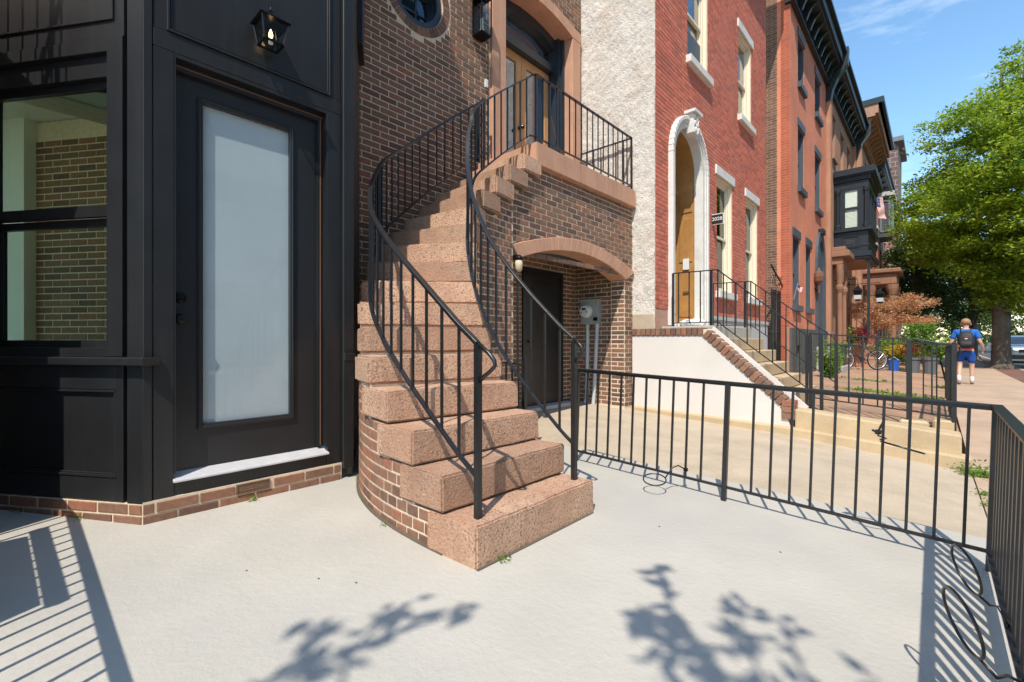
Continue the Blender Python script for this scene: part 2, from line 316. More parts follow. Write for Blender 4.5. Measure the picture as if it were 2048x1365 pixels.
Mbrick('tower_stone', (.20, .12, .10), (.13, .085, .075), (.36, .28, .23), 'x', bw=.75, bh=.42, ms=.07)
Mbrick('tower_stone_y', (.20, .12, .10), (.13, .085, .075), (.36, .28, .23), 'y', bw=.75, bh=.42, ms=.07)
Mglass('glass_green', (.78, .9, .80), .9)
Mglass('glass_clear', (.86, .9, .9), 1.0)
Mglass('glass_dark', (.30, .34, .36), 1.6)
Mglass('glass_door', (.98, 1, 1), 1.1)
Mglass('glass_mirror', (.25, .27, .27), 6.0, .02)
Mleaf('leaf_oak', (.055, .145, .014), (.36, .46, .03), trans=.42)
Mleaf('leaf_dark', (.02, .05, .012), (.065, .12, .02), trans=.25)
Mleaf('leaf_far', (.06, .12, .03), (.26, .34, .12))
Mleaf('leaf_maple', (.34, .16, .07), (.66, .42, .22), scale=2.2)
Mleaf('leaf_shrub', (.05, .13, .015), (.22, .36, .05), scale=3)
Mleaf('leaf_grass', (.07, .15, .02), (.22, .34, .06), scale=5)
Mleaf('leaf_red', (.14, .02, .02), (.3, .05, .05), scale=4)
Mleaf('leaf_yellow', (.45, .33, .03), (.75, .55, .05), scale=6)
Memit('downlight', (1, .95, .85), 4.5)
Memit('bulb', (1, .62, .28), 5)
# ================================================================ ground
def zt(x, y=0): return .028 * (-2.5 - x)                     # terrace surface
def zd(x): return pw(x, [(-4.7, .09), (-3.5, .03), (-1.3, -.08), (.3, -.24), (2, -.26)])
def zdrive(x, y): return lerp(zt(x) - .045, zd(x), max(0, min(1, (y - 3.8) / 2.6)))
def zs(x, y): return pw(y, [(-12, -.1), (3, -.1), (6.5, -.235), (10, -.2), (16, -.14), (90, -.12)])
def zf(x, y): return lerp(.1 + (.2 - x) * .08, -.03 + (.2 - x) * .055, max(0, min(1, (y - 6.6) / 7)))
def fr_(a, b, n): return [a + (b - a) * i / n for i in range(n + 1)]
g = MB().box(-700, 700, -700, 700, -.9, -.62).build('ground', 'earth'); g['kind'] = 'structure'
t = MB().grid(fr_(-6.5, .27, 24), fr_(-7, 3.8, 30), lambda x, y: zt(x) + .004 * noise.noise((x * .9, y * .9, 0)), .2).build('terrace', 'terrace_paint', smooth=False); t['kind'] = 'structure'
t = MB().grid(fr_(-4.7, .262, 24), fr_(3.7, 6.5, 14), lambda x, y: zdrive(x, y) - (.03 if y < 3.8 else 0), .25).build('driveway', 'drive_concrete'); t['kind'] = 'structure'
side = MB().grid([.266, 1.0, 1.878], fr_(-14, 96, 110), lambda x, y: zs(x, y) - .03, .3).build('sidewalk', 'earth'); side['kind'] = 'structure'
y = -13.0
while y < 92:
    n = 1.52; MB().grid([.272, 1.07, 1.87], fr_(y + .008, y + n - .008, 3), zs, .028).build('paving_slab', 'walk_concrete', side); y += n
vg = MB().grid([1.89, 2.25, 2.6], fr_(-14, 96, 110), lambda x, y: zs(x, y) - .004 + .03 * noise.noise((x * 2, y * 1.3, 1)), .3).build('verge', 'verge_brick'); vg['kind'] = 'structure'
kb = MB().grid([2.61, 2.76], fr_(-14, 96, 60), lambda x, y: zs(x, y) + .01, .35).build('kerb', 'grey_concrete'); kb['kind'] = 'structure'
rd = MB().grid(fr_(2.77, 13, 6), fr_(-60, 220, 60), lambda x, y: zs(x, y) - .14, .3).build('road', 'asphalt'); rd['kind'] = 'structure'
mk_ = MB()
for k in range(-6, 24): mk_.grid([7.8, 7.92], [k * 6, k * 6 + 1.5, k * 6 + 3], lambda x, y: zs(x, y) - .135, .004)
mk_.build('lane_marking', 'white_paint', rd)
ow2 = MB().grid([13.02, 17], fr_(-60, 220, 30), lambda x, y: zs(x, y), .4).build('sidewalk', 'walk_concrete'); ow2['kind'] = 'structure'
# neighbour's forecourt, its front kerb and step
fc = MB().grid(fr_(-3.1, .19, 12), fr_(6.75, 60, 70), lambda x, y: zf(x, y) + .012 * noise.noise((x * 1.4, y * 1.1, 3)), .5).build('forecourt', 'court_paving'); fc['kind'] = 'structure'
lk_ = thing('concrete_steps', 'tan aggregate concrete double step up to the neighbour forecourt beside the driveway', 'steps', (-.5, 6.5, -.2))
m = MB(); xs = fr_(-3.4, .27, 12)
m.grid(xs, [6.38, 6.62], lambda x, y: zd(x) + pw(x, [(-3.4, .05), (-1.3, .09), (.3, .14)]), .3).build('lower_step', 'step_concrete', lk_, bevel=.012, seg=2)
MB().grid(fr_(-1.26, .2, 6), [6.47, 6.74], lambda x, y: .11 + (.2 - x) * .085, .6).build('upper_step', 'step_concrete', lk_, bevel=.02, seg=2)
MB().box(-.02, .17, 6.78, 7.05, .06, .21).box(-.3, -.05, 6.76, 6.98, .06, .18).build('rubble_block', 'step_concrete', lk_, bevel=.02)
# ================================================================ brick laying
BCACHE = {}
def brick_mesh(l, h, d, mat):
    l = max(round(l / .004) * .004, .012); key = (l, round(h, 4), d, mat)
    if key not in BCACHE: BCACHE[key] = one_brick(MB(), Fr((0, 0, 0), (1, 0, 0), (0, 1, 0)), 0, 0, l, h, d).build_mesh(mat)
    return BCACHE[key]
def one_brick(m, fr, s, z, l, h, d, j=0):
    c = .0035; a, b = s - l / 2, s + l / 2; p, q = z - h / 2, z + h / 2; f = d + j
    m.add([fr.P(a, p, 0), fr.P(b, p, 0), fr.P(b, q, 0), fr.P(a, q, 0), fr.P(a, p, f - c), fr.P(b, p, f - c), fr.P(b, q, f - c), fr.P(a, q, f - c),
           fr.P(a + c, p + c, f), fr.P(b - c, p + c, f), fr.P(b - c, q - c, f), fr.P(a + c, q - c, f)],
          [(0, 1, 5, 4), (1, 2, 6, 5), (2, 3, 7, 6), (3, 0, 4, 7), (4, 5, 9, 8), (5, 6, 10, 9), (6, 7, 11, 10), (7, 4, 8, 11), (8, 9, 10, 11)])
    return m
def build_mesh(m, mat):
    me = bpy.data.meshes.new('brick'); me.from_pydata(m.v, [], m.f); bm = bmesh.new(); bm.from_mesh(me); bmesh.ops.recalc_face_normals(bm, faces=bm.faces)
    top = max(bm.faces, key=lambda f: f.calc_center_median().y)
    if top.normal.y < 0: bmesh.ops.reverse_faces(bm, faces=bm.faces)
    bm.to_mesh(me); bm.free(); me.materials.append(MAT[mat]); return me
MB.build_mesh = build_mesh
def lay(parent, bricks, mat, depth=.02, maxn=300, name='brick'):
    """bricks: (pos of the brick's back centre, s, n, length, height)"""
    vis = []; rest = []
    for b in bricks:
        q = project(b[0])
        if q and -60 < q[0] < 2110 and -40 < q[1] < 1400: vis.append((-(b[3] * b[4]) / (q[2] * q[2]), b))
        else: rest.append(b)
    vis.sort(key=lambda x: x[0]); rest += [x[1] for x in vis[maxn:]]
    for _, (p, s, n, l, h) in vis[:maxn]:
        s = Vector(s); n = Vector(n); zc = Vector((0, 0, 1))
        if s.cross(n).z < 0: s = -s
        j = random.uniform(-.0015, .002)
        mw = Matrix(((s.x, n.x, 0, p[0] + n.x * j), (s.y, n.y, 0, p[1] + n.y * j), (0, 0, 1, p[2]), (0, 0, 0, 1)))
        inst(name, brick_mesh(l, h, depth, mat), mw, parent)
    if rest:
        m = MB()
        for p, s, n, l, h in rest:
            one_brick(m, Fr(p, s, n), 0, 0, l, h, depth, random.uniform(-.0015, .002))
        o = m.build('brickwork', mat, parent, recalc=True); o['kind'] = 'stuff'
def courses(fr, s0, s1, z0, z1, holes=(), L=.213, H=.0677, J=.0125, ph=0, d=0.0):
    out = []; k = 0; z = z0
    while z + H * .4 < z1:
        zz1 = min(z + H, z1) ; hgt = zz1 - z - J
        iv = [(s0, s1)]
        for hf in holes:
            for a, b in hf(z, zz1):
                iv = [q for (p, r) in iv for q in ((p, min(r, a)), (max(p, b), r)) if q[1] - q[0] > .02]
        off = (.5 * L if k % 2 else 0) + ph; i0 = math.floor((s0 - off) / L)
        for i in range(i0, int((s1 - off) / L) + 2):
            a, b = off + i * L, off + (i + 1) * L
            for p, r in iv:
                x, y = max(a, p), min(b, r)
                if y - x > .03: out.append((fr.P((x + y) / 2, z + J / 2 + hgt / 2, d), fr.s, fr.n, y - x - J, hgt))
        z += H; k += 1
    return out
def rect_hole(s0, s1, z0, z1): return lambda a, b: [(s0, s1)] if b > z0 + .01 and a < z1 - .01 else []
def circ_hole(cs, cz, r):
    def f(a, b):
        dz = 0 if a < cz < b else min(abs(a - cz), abs(b - cz))
        if dz >= r: return []
        c = math.sqrt(r * r - dz * dz); return [(cs - c, cs + c)]
    return f
def arch_hole(s0, s1, zsp, rise):                             # segmental head over an opening (open below)
    w = (s1 - s0) / 2; Rr = (w * w + rise * rise) / (2 * rise); cz = zsp + rise - Rr; cs = (s0 + s1) / 2
    def f(a, b):
        if a >= zsp + rise: return []
        if b <= zsp - .01: return []
        if a < zsp: return [(s0, s1)]
        c = math.sqrt(max(0, Rr * Rr - (a - cz) ** 2)); return [(cs - c, cs + c)] if c > .02 else []
    return f
def arc_pts(s0, s1, zsp, rise, n=18, off=0):
    w = (s1 - s0) / 2; Rr = (w * w + rise * rise) / (2 * rise); cz = zsp + rise - Rr; cs = (s0 + s1) / 2; a = math.asin(w / Rr)
    return [(cs + (Rr + off) * math.sin(-a + 2 * a * i / n), cz + (Rr + off) * math.cos(-a + 2 * a * i / n)) for i in range(n + 1)]
# ================================================================ brown brick house with the black bay
XF = -4.40; XD = -3.30
FF = Fr((XF, 0, 0), (0, 1, 0), (1, 0, 0)); FD = Fr((XD, 0, 0), (0, 1, 0), (1, 0, 0))
FL = Fr((XD, .52, 0), (-.845, -.535, 0), (.535, -.845, 0)); FRt = Fr((XD, 1.773, 0), (-.845, .535, 0), (.535, .845, 0))
house = thing('brick_house', 'brown brick row house with black painted bay and arched orange stone entrance', 'house', (-4.4, 3, 0))
# mortar backing with an entrance opening and the round window
wl = MB(); DS0, DS1, DZ0, DZS, DRISE = 4.60, 6.26, 3.3, 6.0, .13
wl.fbox(FF, -6, -.3, -.2, 12, -.3, -.003).fbox(FF, -.3, 2.42, 2.72, 12, -.3, -.003).fbox(FF, 2.42, 2.75, -.2, 12, -.3, -.003).fbox(FF, 2.75, 3.65, -.2, 4.63, -.3, -.003).fbox(FF, 2.75, 3.65, 5.53, 12, -.3, -.003)
wl.fbox(FF, 3.65, DS0, -.2, 12, -.3, -.003).fbox(FF, DS0, DS1, -.2, 3.28, -.1, -.003).fbox(FF, DS0, DS1, 6.14, 12, -.3, -.003).fbox(FF, DS1, 6.54, -.2, 12, -.3, -.003)
RCX, RCZ = 3.2, 5.08
ann = MB(); n = 40; sq = []
for i in range(n + 1):
    a = 2 * math.pi * i / n; c, s_ = math.cos(a), math.sin(a); q = .4499 / max(abs(c), abs(s_)); sq.append((RCX + c * q, RCZ + s_ * q))
wl.strip(FF, [(RCX + .375 * math.cos(2 * math.pi * i / n), RCZ + .375 * math.sin(2 * math.pi * i / n)) for i in range(n + 1)], sq, -.3, -.003)
wall = wl.build('wall', 'mortar', house)
ROUT = .485
BDOOR = rect_hole(5.02, 5.99, -.2, 2.14)
bl = courses(FF, 3.95, 6.36, .0686, 1.15, [BDOOR], d=-.012, ph=.05) + courses(FF, 2.30, 6.54, 1.15, 7.2, [BDOOR, rect_hole(4.36, 6.46, 3.2, 6.02), arch_hole(4.36, 6.46, 6.0, .26), circ_hole(RCX, RCZ, ROUT)], d=-.012, ph=.05)
lay(wall, bl, 'brown_brick', .014, 300)
# round window: soldier ring, frame, muntins, panes
rw = MB(); rw2 = MB()
rwp = MB().strip(FF, [(RCX + .30 * math.cos(2 * math.pi * i / 48), RCZ + .30 * math.sin(2 * math.pi * i / 48)) for i in range(49)], [(RCX + .376 * math.cos(2 * math.pi * i / 48), RCZ + .376 * math.sin(2 * math.pi * i / 48)) for i in range(49)], -.28, -.03)
rwin = rwp.build('round_window', 'blue_black', house)
MB().strip(FF, [(RCX + .285 * math.cos(2 * math.pi * i / 48), RCZ + .285 * math.sin(2 * math.pi * i / 48)) for i in range(49)], [(RCX + .335 * math.cos(2 * math.pi * i / 48), RCZ + .335 * math.sin(2 * math.pi * i / 48)) for i in range(49)], -.24, -.10).build('inner_frame', 'blue_black', rwin)
mu = MB()
for q in (-.105, .105):
    c = math.sqrt(.29 ** 2 - q * q); mu.fbox(FF, RCX + q - .011, RCX + q + .011, RCZ - c, RCZ + c, -.205, -.18); mu.fbox(FF, RCX - c, RCX + c, RCZ + q - .011, RCZ + q + .011, -.204, -.181)
mu.build('muntins', 'blue_black', rwin)
MB().fprism(FF, [(RCX + .29 * math.cos(2 * math.pi * i / 32), RCZ + .29 * math.sin(2 * math.pi * i / 32)) for i in range(32)], -.2, -.196).build('pane', 'glass_dark', rwin)
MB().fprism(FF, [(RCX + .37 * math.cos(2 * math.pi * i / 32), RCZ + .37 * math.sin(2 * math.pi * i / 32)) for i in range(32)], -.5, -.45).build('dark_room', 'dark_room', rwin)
for i in range(44):
    a0, a1 = 2 * math.pi * (i + .06) / 44, 2 * math.pi * (i + .94) / 44; f = lambda r, a: (RCX + r * math.cos(a), RCZ + r * math.sin(a))
    if RCZ + .45 * math.sin((a0 + a1) / 2) < 5.75: MB().fprism(FF, [f(.378, a0), f(.378, a1), f(.474, a1), f(.474, a0)], -.012, .004).build('ring_brick', 'brown_brick', rwin)
# entrance surround
sur = MB()
ent = sur.fbox(FF, 4.37, 4.64, 3.37, 6.0, -.30, .05).build('door_surround', 'smooth_stone', house, bevel=.008); MB().fbox(FF, 6.22, 6.45, 3.37, 6.0, -.30, .05).build('jamb_stone', 'smooth_stone', ent, bevel=.008)
inn = arc_pts(4.64, 6.22, 6.0, .13); outr = [(s, z + .20) for s, z in inn]; outr[0] = (4.37, 6.0 + .14); outr[-1] = (6.45, 6.14)
MB().strip(FF, [(4.37, 6.003)] + inn + [(6.45, 6.003)], [(4.37, 6.14)] + [(4.37 + (6.45 - 4.37) * i / 18, 6.14 + .15 * math.sin(math.pi * i / 18)) for i in range(19)] + [(6.45, 6.14)], -.30, .052).build('arch_stone', 'smooth_stone', ent)
MB().fbox(FF, 4.30, 6.5, 3.345, 3.372, -.7, .03).build('door_step', 'smooth_stone', ent)
# recessed double door
DD = -.36
dr = MB().fbox(FF, 4.64, 4.72, 3.372, 6.12, DD - .12, DD + .05).fbox(FF, 6.12, 6.22, 3.372, 6.12, DD - .12, DD + .2).fbox(FF, 4.72, 6.12, 5.50, 5.62, DD - .1, DD + .10).fbox(FF, 6.17, 6.218, 3.372, 6.1, DD + .2, DD + .25).build('door_frame', 'blue_black', house)
MB().strip(FF, [(s, min(z, 6.0) - .02) for s, z in arc_pts(4.72, 6.12, 5.88, .16)], [(s, 6.15) for s, z in arc_pts(4.72, 6.12, 5.88, .16)], DD - .08, DD + .12).build('transom_arch', 'blue_black', dr)
MB().fbox(FF, 4.72, 6.12, 5.62, 6.04, DD - .02, DD - .012).build('transom_pane', 'glass_mirror', dr)
for k, (a, b) in enumerate(((4.725, 5.418), (5.424, 6.115))):
    lf = MB().fbox(FF, a, a + .12, 3.40, 5.495, DD - .05, DD).fbox(FF, b - .12, b, 3.40, 5.495, DD - .05, DD).fbox(FF, a + .12, b - .12, 5.36, 5.495, DD - .05, DD).fbox(FF, a + .12, b - .12, 3.40, 3.62, DD - .05, DD).build('door_leaf', 'door_oak', house, bevel=.003)
    MB().fbox(FF, a + .12, b - .12, 3.62, 5.36, DD - .03, DD - .022).build('pane', 'glass_mirror', lf)
    if k == 0: MB().lathe(FF.P(b - .05, 4.36, DD), [(.03, 0), (.03, .012), (.012, .02), (.012, .05), (.03, .06), (.034, .08), (.02, .1)], 12, (1, 0, 0)).build('knob', 'dark_hardware', lf)
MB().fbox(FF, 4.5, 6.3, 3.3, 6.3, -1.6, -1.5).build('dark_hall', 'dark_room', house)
# ---------------------------------------------------------------- the bay, door face
def bp(fr, s0, s1, z0, z1, d0=-.05, d1=0, name='board', mat='black_paint', par=None, bev=.003): return MB().fbox(fr, s0, s1, z0, z1, d0, d1).build(name, mat, par or bay, bevel=bev)
bay = MB().fbox(FD, .56, 1.74, 4.0, 7.15, -.9, -.05).build('bay', 'black_paint', house)
TOPZ = 7.15
bp(FD, .521, .563, .145, TOPZ); bp(FD, .5665, .667, .139, 2.76, d1=-.004); bp(FD, .5665, 1.705, 2.762, 2.866, d1=-.003); bp(FD, 1.597, 1.703, .139, 2.76, d1=-.004); bp(FD, 1.7065, 1.79, .10, TOPZ, d1=.028)
bp(FD, 1.705, 1.79, .04, .138, d0=-.1, d1=-.012)
bp(FD, .5665, 1.7035, 2.868, TOPZ, d1=-.008, name='upper_panel')
pm = MB().frame(FD, .631, 1.619, 2.872, 4.2, .014, -.008, .006); pm.frame(FD, .65, 1.60, 2.891, 4.18, .006, -.008, .0).build('panel_moulding', 'black_paint', bay, bevel=.002)
bp(FD, .667, 1.597, .147, .229, d1=-.012)
bp(FD, 1.71, 1.80, .915, .968, d0=-.03, d1=.035, name='sill_end'); 
# jambs
MB().fbox(FD, .667, .675, .28, 2.76, -.16, -.004).fbox(FD, 1.589, 1.597, .28, 2.76, -.16, -.004).fbox(FD, .675, 1.589, 2.735, 2.76, -.16, -.006).fbox(FD, .675, 1.589, 2.685, 2.735, -.16, -.055).fbox(FD, 1.552, 1.589, .28, 2.685, -.16, -.06).build('door_jamb', 'black_paint', bay)
MB().fbox(FD, .675, 1.585, 2.706, 2.712, -.06, -.048).fbox(FD, 1.566, 1.571, .29, 2.70, -.062, -.052).build('weather_strip', 'bronze_strip', bay)
sl = MB().add([FD.P(.66, .228, .02), FD.P(1.602, .228, .02), FD.P(1.602, .242, .02), FD.P(.66, .242, .02), FD.P(.66, .228, -.16), FD.P(1.602, .228, -.16), FD.P(1.602, .285, -.16), FD.P(.66, .285, -.16)], MB.BF).build('threshold', 'sill_metal', bay, bevel=.003)
# door leaf
d0, d1 = -.135, -.092
door = MB().fbox(FD, .676, .803, .276, 2.684, d0, d1).fbox(FD, 1.389, 1.551, .276, 2.684, d0, d1).fbox(FD, .803, 1.389, .276, .513, d0, d1).fbox(FD, .803, 1.389, 2.577, 2.684, d0, d1).build('door', 'door_paint', house)
gm = MB().frame(FD, .800, 1.392, .510, 2.580, .032, d1 - .02, d1 + .012).frame(FD, .806, 1.386, .516, 2.574, .014, d1 - .02, d1 + .018).build('glazing_bead', 'door_paint', door, bevel=.003)
MB().add([FD.P(.80, .51, d1 - .015), FD.P(1.39, .51, d1 - .015), FD.P(1.39, 2.58, d1 - .015), FD.P(.80, 2.58, d1 - .015)], [(0, 1, 2, 3)]).build('pane', 'glass_door', door, recalc=False)
MB().fbox(FD, .80, 1.39, .51, 2.58, d1 - .0245, d1 - .0215).build('frosted_film', 'frost', door)
for zc, kn in ((1.323, 0), (1.192, 1)):
    m = MB().lathe(FD.P(.712, zc, d1), [(.034, 0), (.034, .008), (.028, .014)] + ([(.012, .016), (.012, .035), (.026, .042), (.03, .055), (.027, .07), (.012, .075)] if kn else [(.02, .02), (.02, .03), (.005, .031)]), 18, (1, 0, 0))
    if not kn: m.fbox(FD, .708, .716, zc - .014, zc + .014, d1 + .03, d1 + .045)
    m.build('knob' if kn else 'deadbolt', 'dark_hardware', door, smooth=False)
# ---------------------------------------------------------------- the bay, window face
SE = 1.5
bp(FL, .001, .108, .135, TOPZ); bp(FL, .137, .243, .97, 2.80, d1=.004); bp(FL, .108, .137, .135, TOPZ, d1=-.03); bp(FL, .137, SE, 2.722, 2.80, d1=.002); bp(FL, .137, SE, 2.802, TOPZ, d1=-.006, name='upper_panel')
MB().frame(FL, .20, 1.2, 2.90, 4.2, .012, -.006, .006).build('panel_moulding', 'black_paint', bay, bevel=.002)
bp(FL, 1.235, SE, .97, 2.72, d1=.004); bp(FL, -.055, SE, .92, .968, d0=-.06, d1=.055, name='window_sill', bev=.006)
win = MB().fbox(FL, .243, .262, 1.0, 2.72, -.14, -.02).fbox(FL, 1.22, 1.235, 1.0, 2.72, -.14, -.02).fbox(FL, .262, 1.22, 2.60, 2.72, -.14, -.03).fbox(FL, .243, 1.235, .97, 1.02, -.14, .0).build('window', 'black_paint', house)
MB().frame(FL, .262, 1.22, 1.80, 2.60, .04, -.10, -.07).fbox(FL, .302, 1.18, 1.84, 1.865, -.10, -.071).build('sash', 'black_paint', win)
MB().frame(FL, .262, 1.22, 1.02, 1.798, .045, -.135, -.105).build('sash', 'black_paint', win)
MB().fbox(FL, .30, 1.19, 1.84, 2.57, -.088, -.084).build('pane', 'glass_green', win)
MB().fbox(FL, .30, 1.19, 1.06, 1.784, -.122, -.118).build('pane', 'glass_green', win)
bp(FL, .1375, .19, .14, .919, d1=-.002); bp(FL, .19, SE, .14, .275, d1=-.002); bp(FL, .19, SE, .78, .919, d1=-.002); bp(FL, .19, SE, .275, .78, d0=-.06, d1=-.02, name='apron_panel')
MB().fbox(FL, .185, SE, .277, .292, -.02, .004).fbox(FL, .19, SE, .292, .30, -.02, -.004).fbox(FL, .19, SE, .765, .778, -.02, .003).fbox(FL, .188, .20, .3, .765, -.02, .0).build('panel_moulding', 'black_paint', bay, bevel=.002)
# other side face of the bay, and its roof
bp(FRt, .002, 1.3, .04, TOPZ, d0=-.06); bp(FRt, .001, .06, .04, TOPZ, d0=-.03, d1=.02); bp(FRt, .9, 1.28, 3.9, TOPZ, d1=.05)
MB().prism([(-3.28, .49), (-3.28, 1.80), (-4.4, 2.52), (-4.4, -.2)], TOPZ, TOPZ + .2).build('bay_roof', 'black_paint', bay)
# plinth: two visible courses of brick
pl = MB().fbox(FD, .52, 1.705, -.05, .146, -.14, .0).fbox(FL, 0, SE, -.05, .135, -.14, .0).build('plinth', 'mortar', house)
vent = rect_hole(.99, 1.195, .08, .16)
bb = courses(FD, .515, 1.70, -.062, .139, [vent], H=.0667, ph=.15, d=-.02) + courses(FL, .0, SE, -.062, .137, H=.0667, ph=.095, d=-.02)
lay(pl, bb, 'stair_brick', .026, 60)
vt = MB().fbox(FD, .992, 1.193, .074, .083, -.02, .012).fbox(FD, .992, 1.193, .131, .138, -.02, .01).fbox(FD, .992, 1.0, .083, .131, -.02, .01).fbox(FD, 1.185, 1.193, .083, .131, -.02, .01)
for k in range(4): vt.fbox(FD, 1.0, 1.185, .087 + .0115 * k, .092 + .0115 * k, -.015, .006)
vt.build('vent_grille', 'bronze_strip', pl)
# room behind the bay window
RPOLY = [FL.P(1.34, 0, -.16), FL.P(.12, 0, -.16), (-3.62, 1.1, 0), (-3.62, 1.7, 0), (-7.6, 1.7, 0), (-7.6, -3.2, 0), (-4.75, -3.2, 0), (-4.75, -.35, 0)]; RPOLY = [(p[0], p[1]) for p in RPOLY]
rm = MB().prism([(-4.42, 1.7), (-7.6, 1.7), (-7.6, -3.2), (-4.42, -3.2)], 3.3, 3.36).build('room', 'inner_white', house)
MB().prism([(p[0], p[1]) for p in (FL.P(1.34, 0, -.16), FL.P(.12, 0, -.16))] + [(-3.62, 1.1), (-3.62, 1.7), (-4.41, 1.7), (-4.41, -.25)], 2.73, 2.76).build('bay_ceiling', 'inner_white', rm)
MB().prism(RPOLY, .06, .12).build('floor', 'inner_wood', rm)
MB().fbox(FL, 3.12, 4.4, .12, 3.3, -1.7, -1.5).build('white_wall', 'inner_white', rm)
MB().lathe(FL.P(2.15, 2.5, -.45), [(.04, .15), (.12, .14), (.14, .05), (.12, -.03), (.02, -.05)], 16).build('pendant', 'downlight', rm)
IBW = Fr(FL.P(3.12, 0, -1.6), -FL.s, FL.n)
MB().fbox(IBW, 0, 1.7, .1, 3.29, -.1, -.003).build('inner_wall', 'mortar', rm)
lay(rm, courses(IBW, .0, 1.7, .12, 3.1, d=-.012), 'brown_brick', .014, 200)
# wall lantern above the bay door
lan = thing('wall_lantern', 'lit black carriage lantern on the navy panel above the glass bay door', 'lantern', FD.P(1.16, 3.02, .02))
lx, ly = XD + .10, 1.165
MB().lathe((XD - .006, ly - .005, 3.13), [(.055, 0), (.055, .012), (.04, .02), (.012, .03), (.012, .06)], 16, (1, 0, 0)).build('backplate', 'dark_hardware', lan)
MB().tube([(XD + .03, ly, 3.13), (XD + .05, ly, 3.17), (XD + .10, ly, 3.185)], .008).build('arm', 'dark_hardware', lan)
m = MB().loft([[(lx + a * r, ly + b * r, z) for a, b in ((-1, -1), (1, -1), (1, 1), (-1, 1))] for r, z in ((.092, 3.125), (.095, 3.132), (.06, 3.155), (.045, 3.175), (.018, 3.19))]); m.lathe((lx, ly, 3.19), [(.016, 0), (.008, .012), (.014, .022), (.006, .036), (.002, .05)], 10).build('roof', 'dark_hardware', lan)
m = MB()
for a, b in ((-1, -1), (1, -1), (1, 1), (-1, 1)): m.bar((lx + a * .078, ly + b * .078, 3.127), (lx + a * .058, ly + b * .058, 2.99), .010)
for i, (a, b) in enumerate(((-1, -1), (1, -1), (1, 1), (-1, 1))):
    c, e = ((-1, -1), (1, -1), (1, 1), (-1, 1))[(i + 1) % 4]; m.bar((lx + a * .058, ly + b * .058, 2.992), (lx + c * .058, ly + e * .058, 2.992), .012)
m.build('cage', 'dark_hardware', lan)
m = MB()
for i, (a, b) in enumerate(((-1, -1), (1, -1), (1, 1), (-1, 1))):
    c, e = ((-1, -1), (1, -1), (1, 1), (-1, 1))[(i + 1) % 4]; m.add([(lx + a * .075, ly + b * .075, 3.12), (lx + c * .075, ly + e * .075, 3.12), (lx + c * .056, ly + e * .056, 2.998), (lx + a * .056, ly + b * .056, 2.998)], [(0, 1, 2, 3)])
m.build('panes', 'glass_clear', lan)
m = MB().lathe((lx, ly, 3.0), [(.014, 0), (.014, .03)], 10).build('socket', 'white_paint', lan)
MB().lathe((lx, ly, 3.03), [(.005, 0), (.012, .015), (.013, .03), (.008, .05), (.002, .065)], 10).build('bulb', 'bulb', lan)
m = MB()
for a, b in ((-1, -1), (1, -1), (1, 1), (-1, 1)): m.bar((lx + a * .03, ly + b * .03, 3.0), (lx + a * .02, ly + b * .02, 3.1), .006)
m.build('bulb_guard', 'dark_hardware', lan)
# flat lantern beside the upper entrance
fl = thing('wall_lantern', 'narrow black box lantern with clear panes beside the orange stone entrance', 'lantern', FF.P(4.12, 5.0, .05))
MB().fbox(FF, 4.06, 4.18, 4.98, 5.5, -.002, .02).fbox(FF, 4.03, 4.21, 5.44, 5.5, .02, .2).build('backplate', 'dark_hardware', fl)
m = MB()
for s in (4.035, 4.205):
    for d in (.03, .195): m.fbox(FF, s - .006, s + .006, 4.98, 5.44, d - .006, d + .006)
m.fbox(FF, 4.03, 4.21, 4.965, 4.98, .02, .2).build('cage', 'dark_hardware', fl)
MB().fbox(FF, 4.041, 4.199, 4.985, 5.335, .186, .19).fbox(FF, 4.041, 4.045, 4.985, 5.335, .03, .19).fbox(FF, 4.195, 4.199, 4.985, 5.335, .03, .19).build('panes', 'glass_clear', fl)
MB().lathe(FF.P(4.12, 4.99, .11), [(.03, 0), (.03, .06), (.018, .07), (.018, .2), (.004, .23)], 12).build('pale_insert', 'meter_white', fl)  # white tube added inside so that the panes look lighter
MB().fbox(FF, 4.27, 4.31, 4.42, 4.52, 0, .03).build('doorbell', 'meter_white', house)
# ================================================================ curved stone staircase
IN = [(-1.60, 2.52), (-1.82, 2.51), (-2.03, 2.50), (-2.22, 2.50), (-2.40, 2.525), (-2.56, 2.57), (-2.70, 2.62), (-2.83, 2.69), (-2.94, 2.76), (-3.04, 2.85), (-3.12, 2.93), (-3.19, 3.03), (-3.25, 3.14), (-3.30, 3.37), (-3.34, 3.62), (-3.37, 3.88), (-3.38, 4.12)]
OUT = [(-1.60, 1.50), (-1.83, 1.48), (-2.08, 1.475), (-2.35, 1.49), (-2.64, 1.54), (-2.94, 1.64), (-3.22, 1.79), (-3.48, 1.96), (-3.70, 2.14), (-3.91, 2.34), (-4.09, 2.6), (-4.21, 2.87), (-4.28, 3.12), (-4.31, 3.37), (-4.33, 3.62), (-4.34, 3.88), (-4.34, 4.12)]
ZN = [-.02 + .197 * i if i <= 8 else -.02 + .197 * 8 + .2005 * (i - 8) for i in range(0, 18)]     # ZN[i] = top of step i
stair = thing('stone_staircase', 'curved brownstone stoop of heavy block steps on a brick base', 'stairs', (-2.6, 2.2, 0))
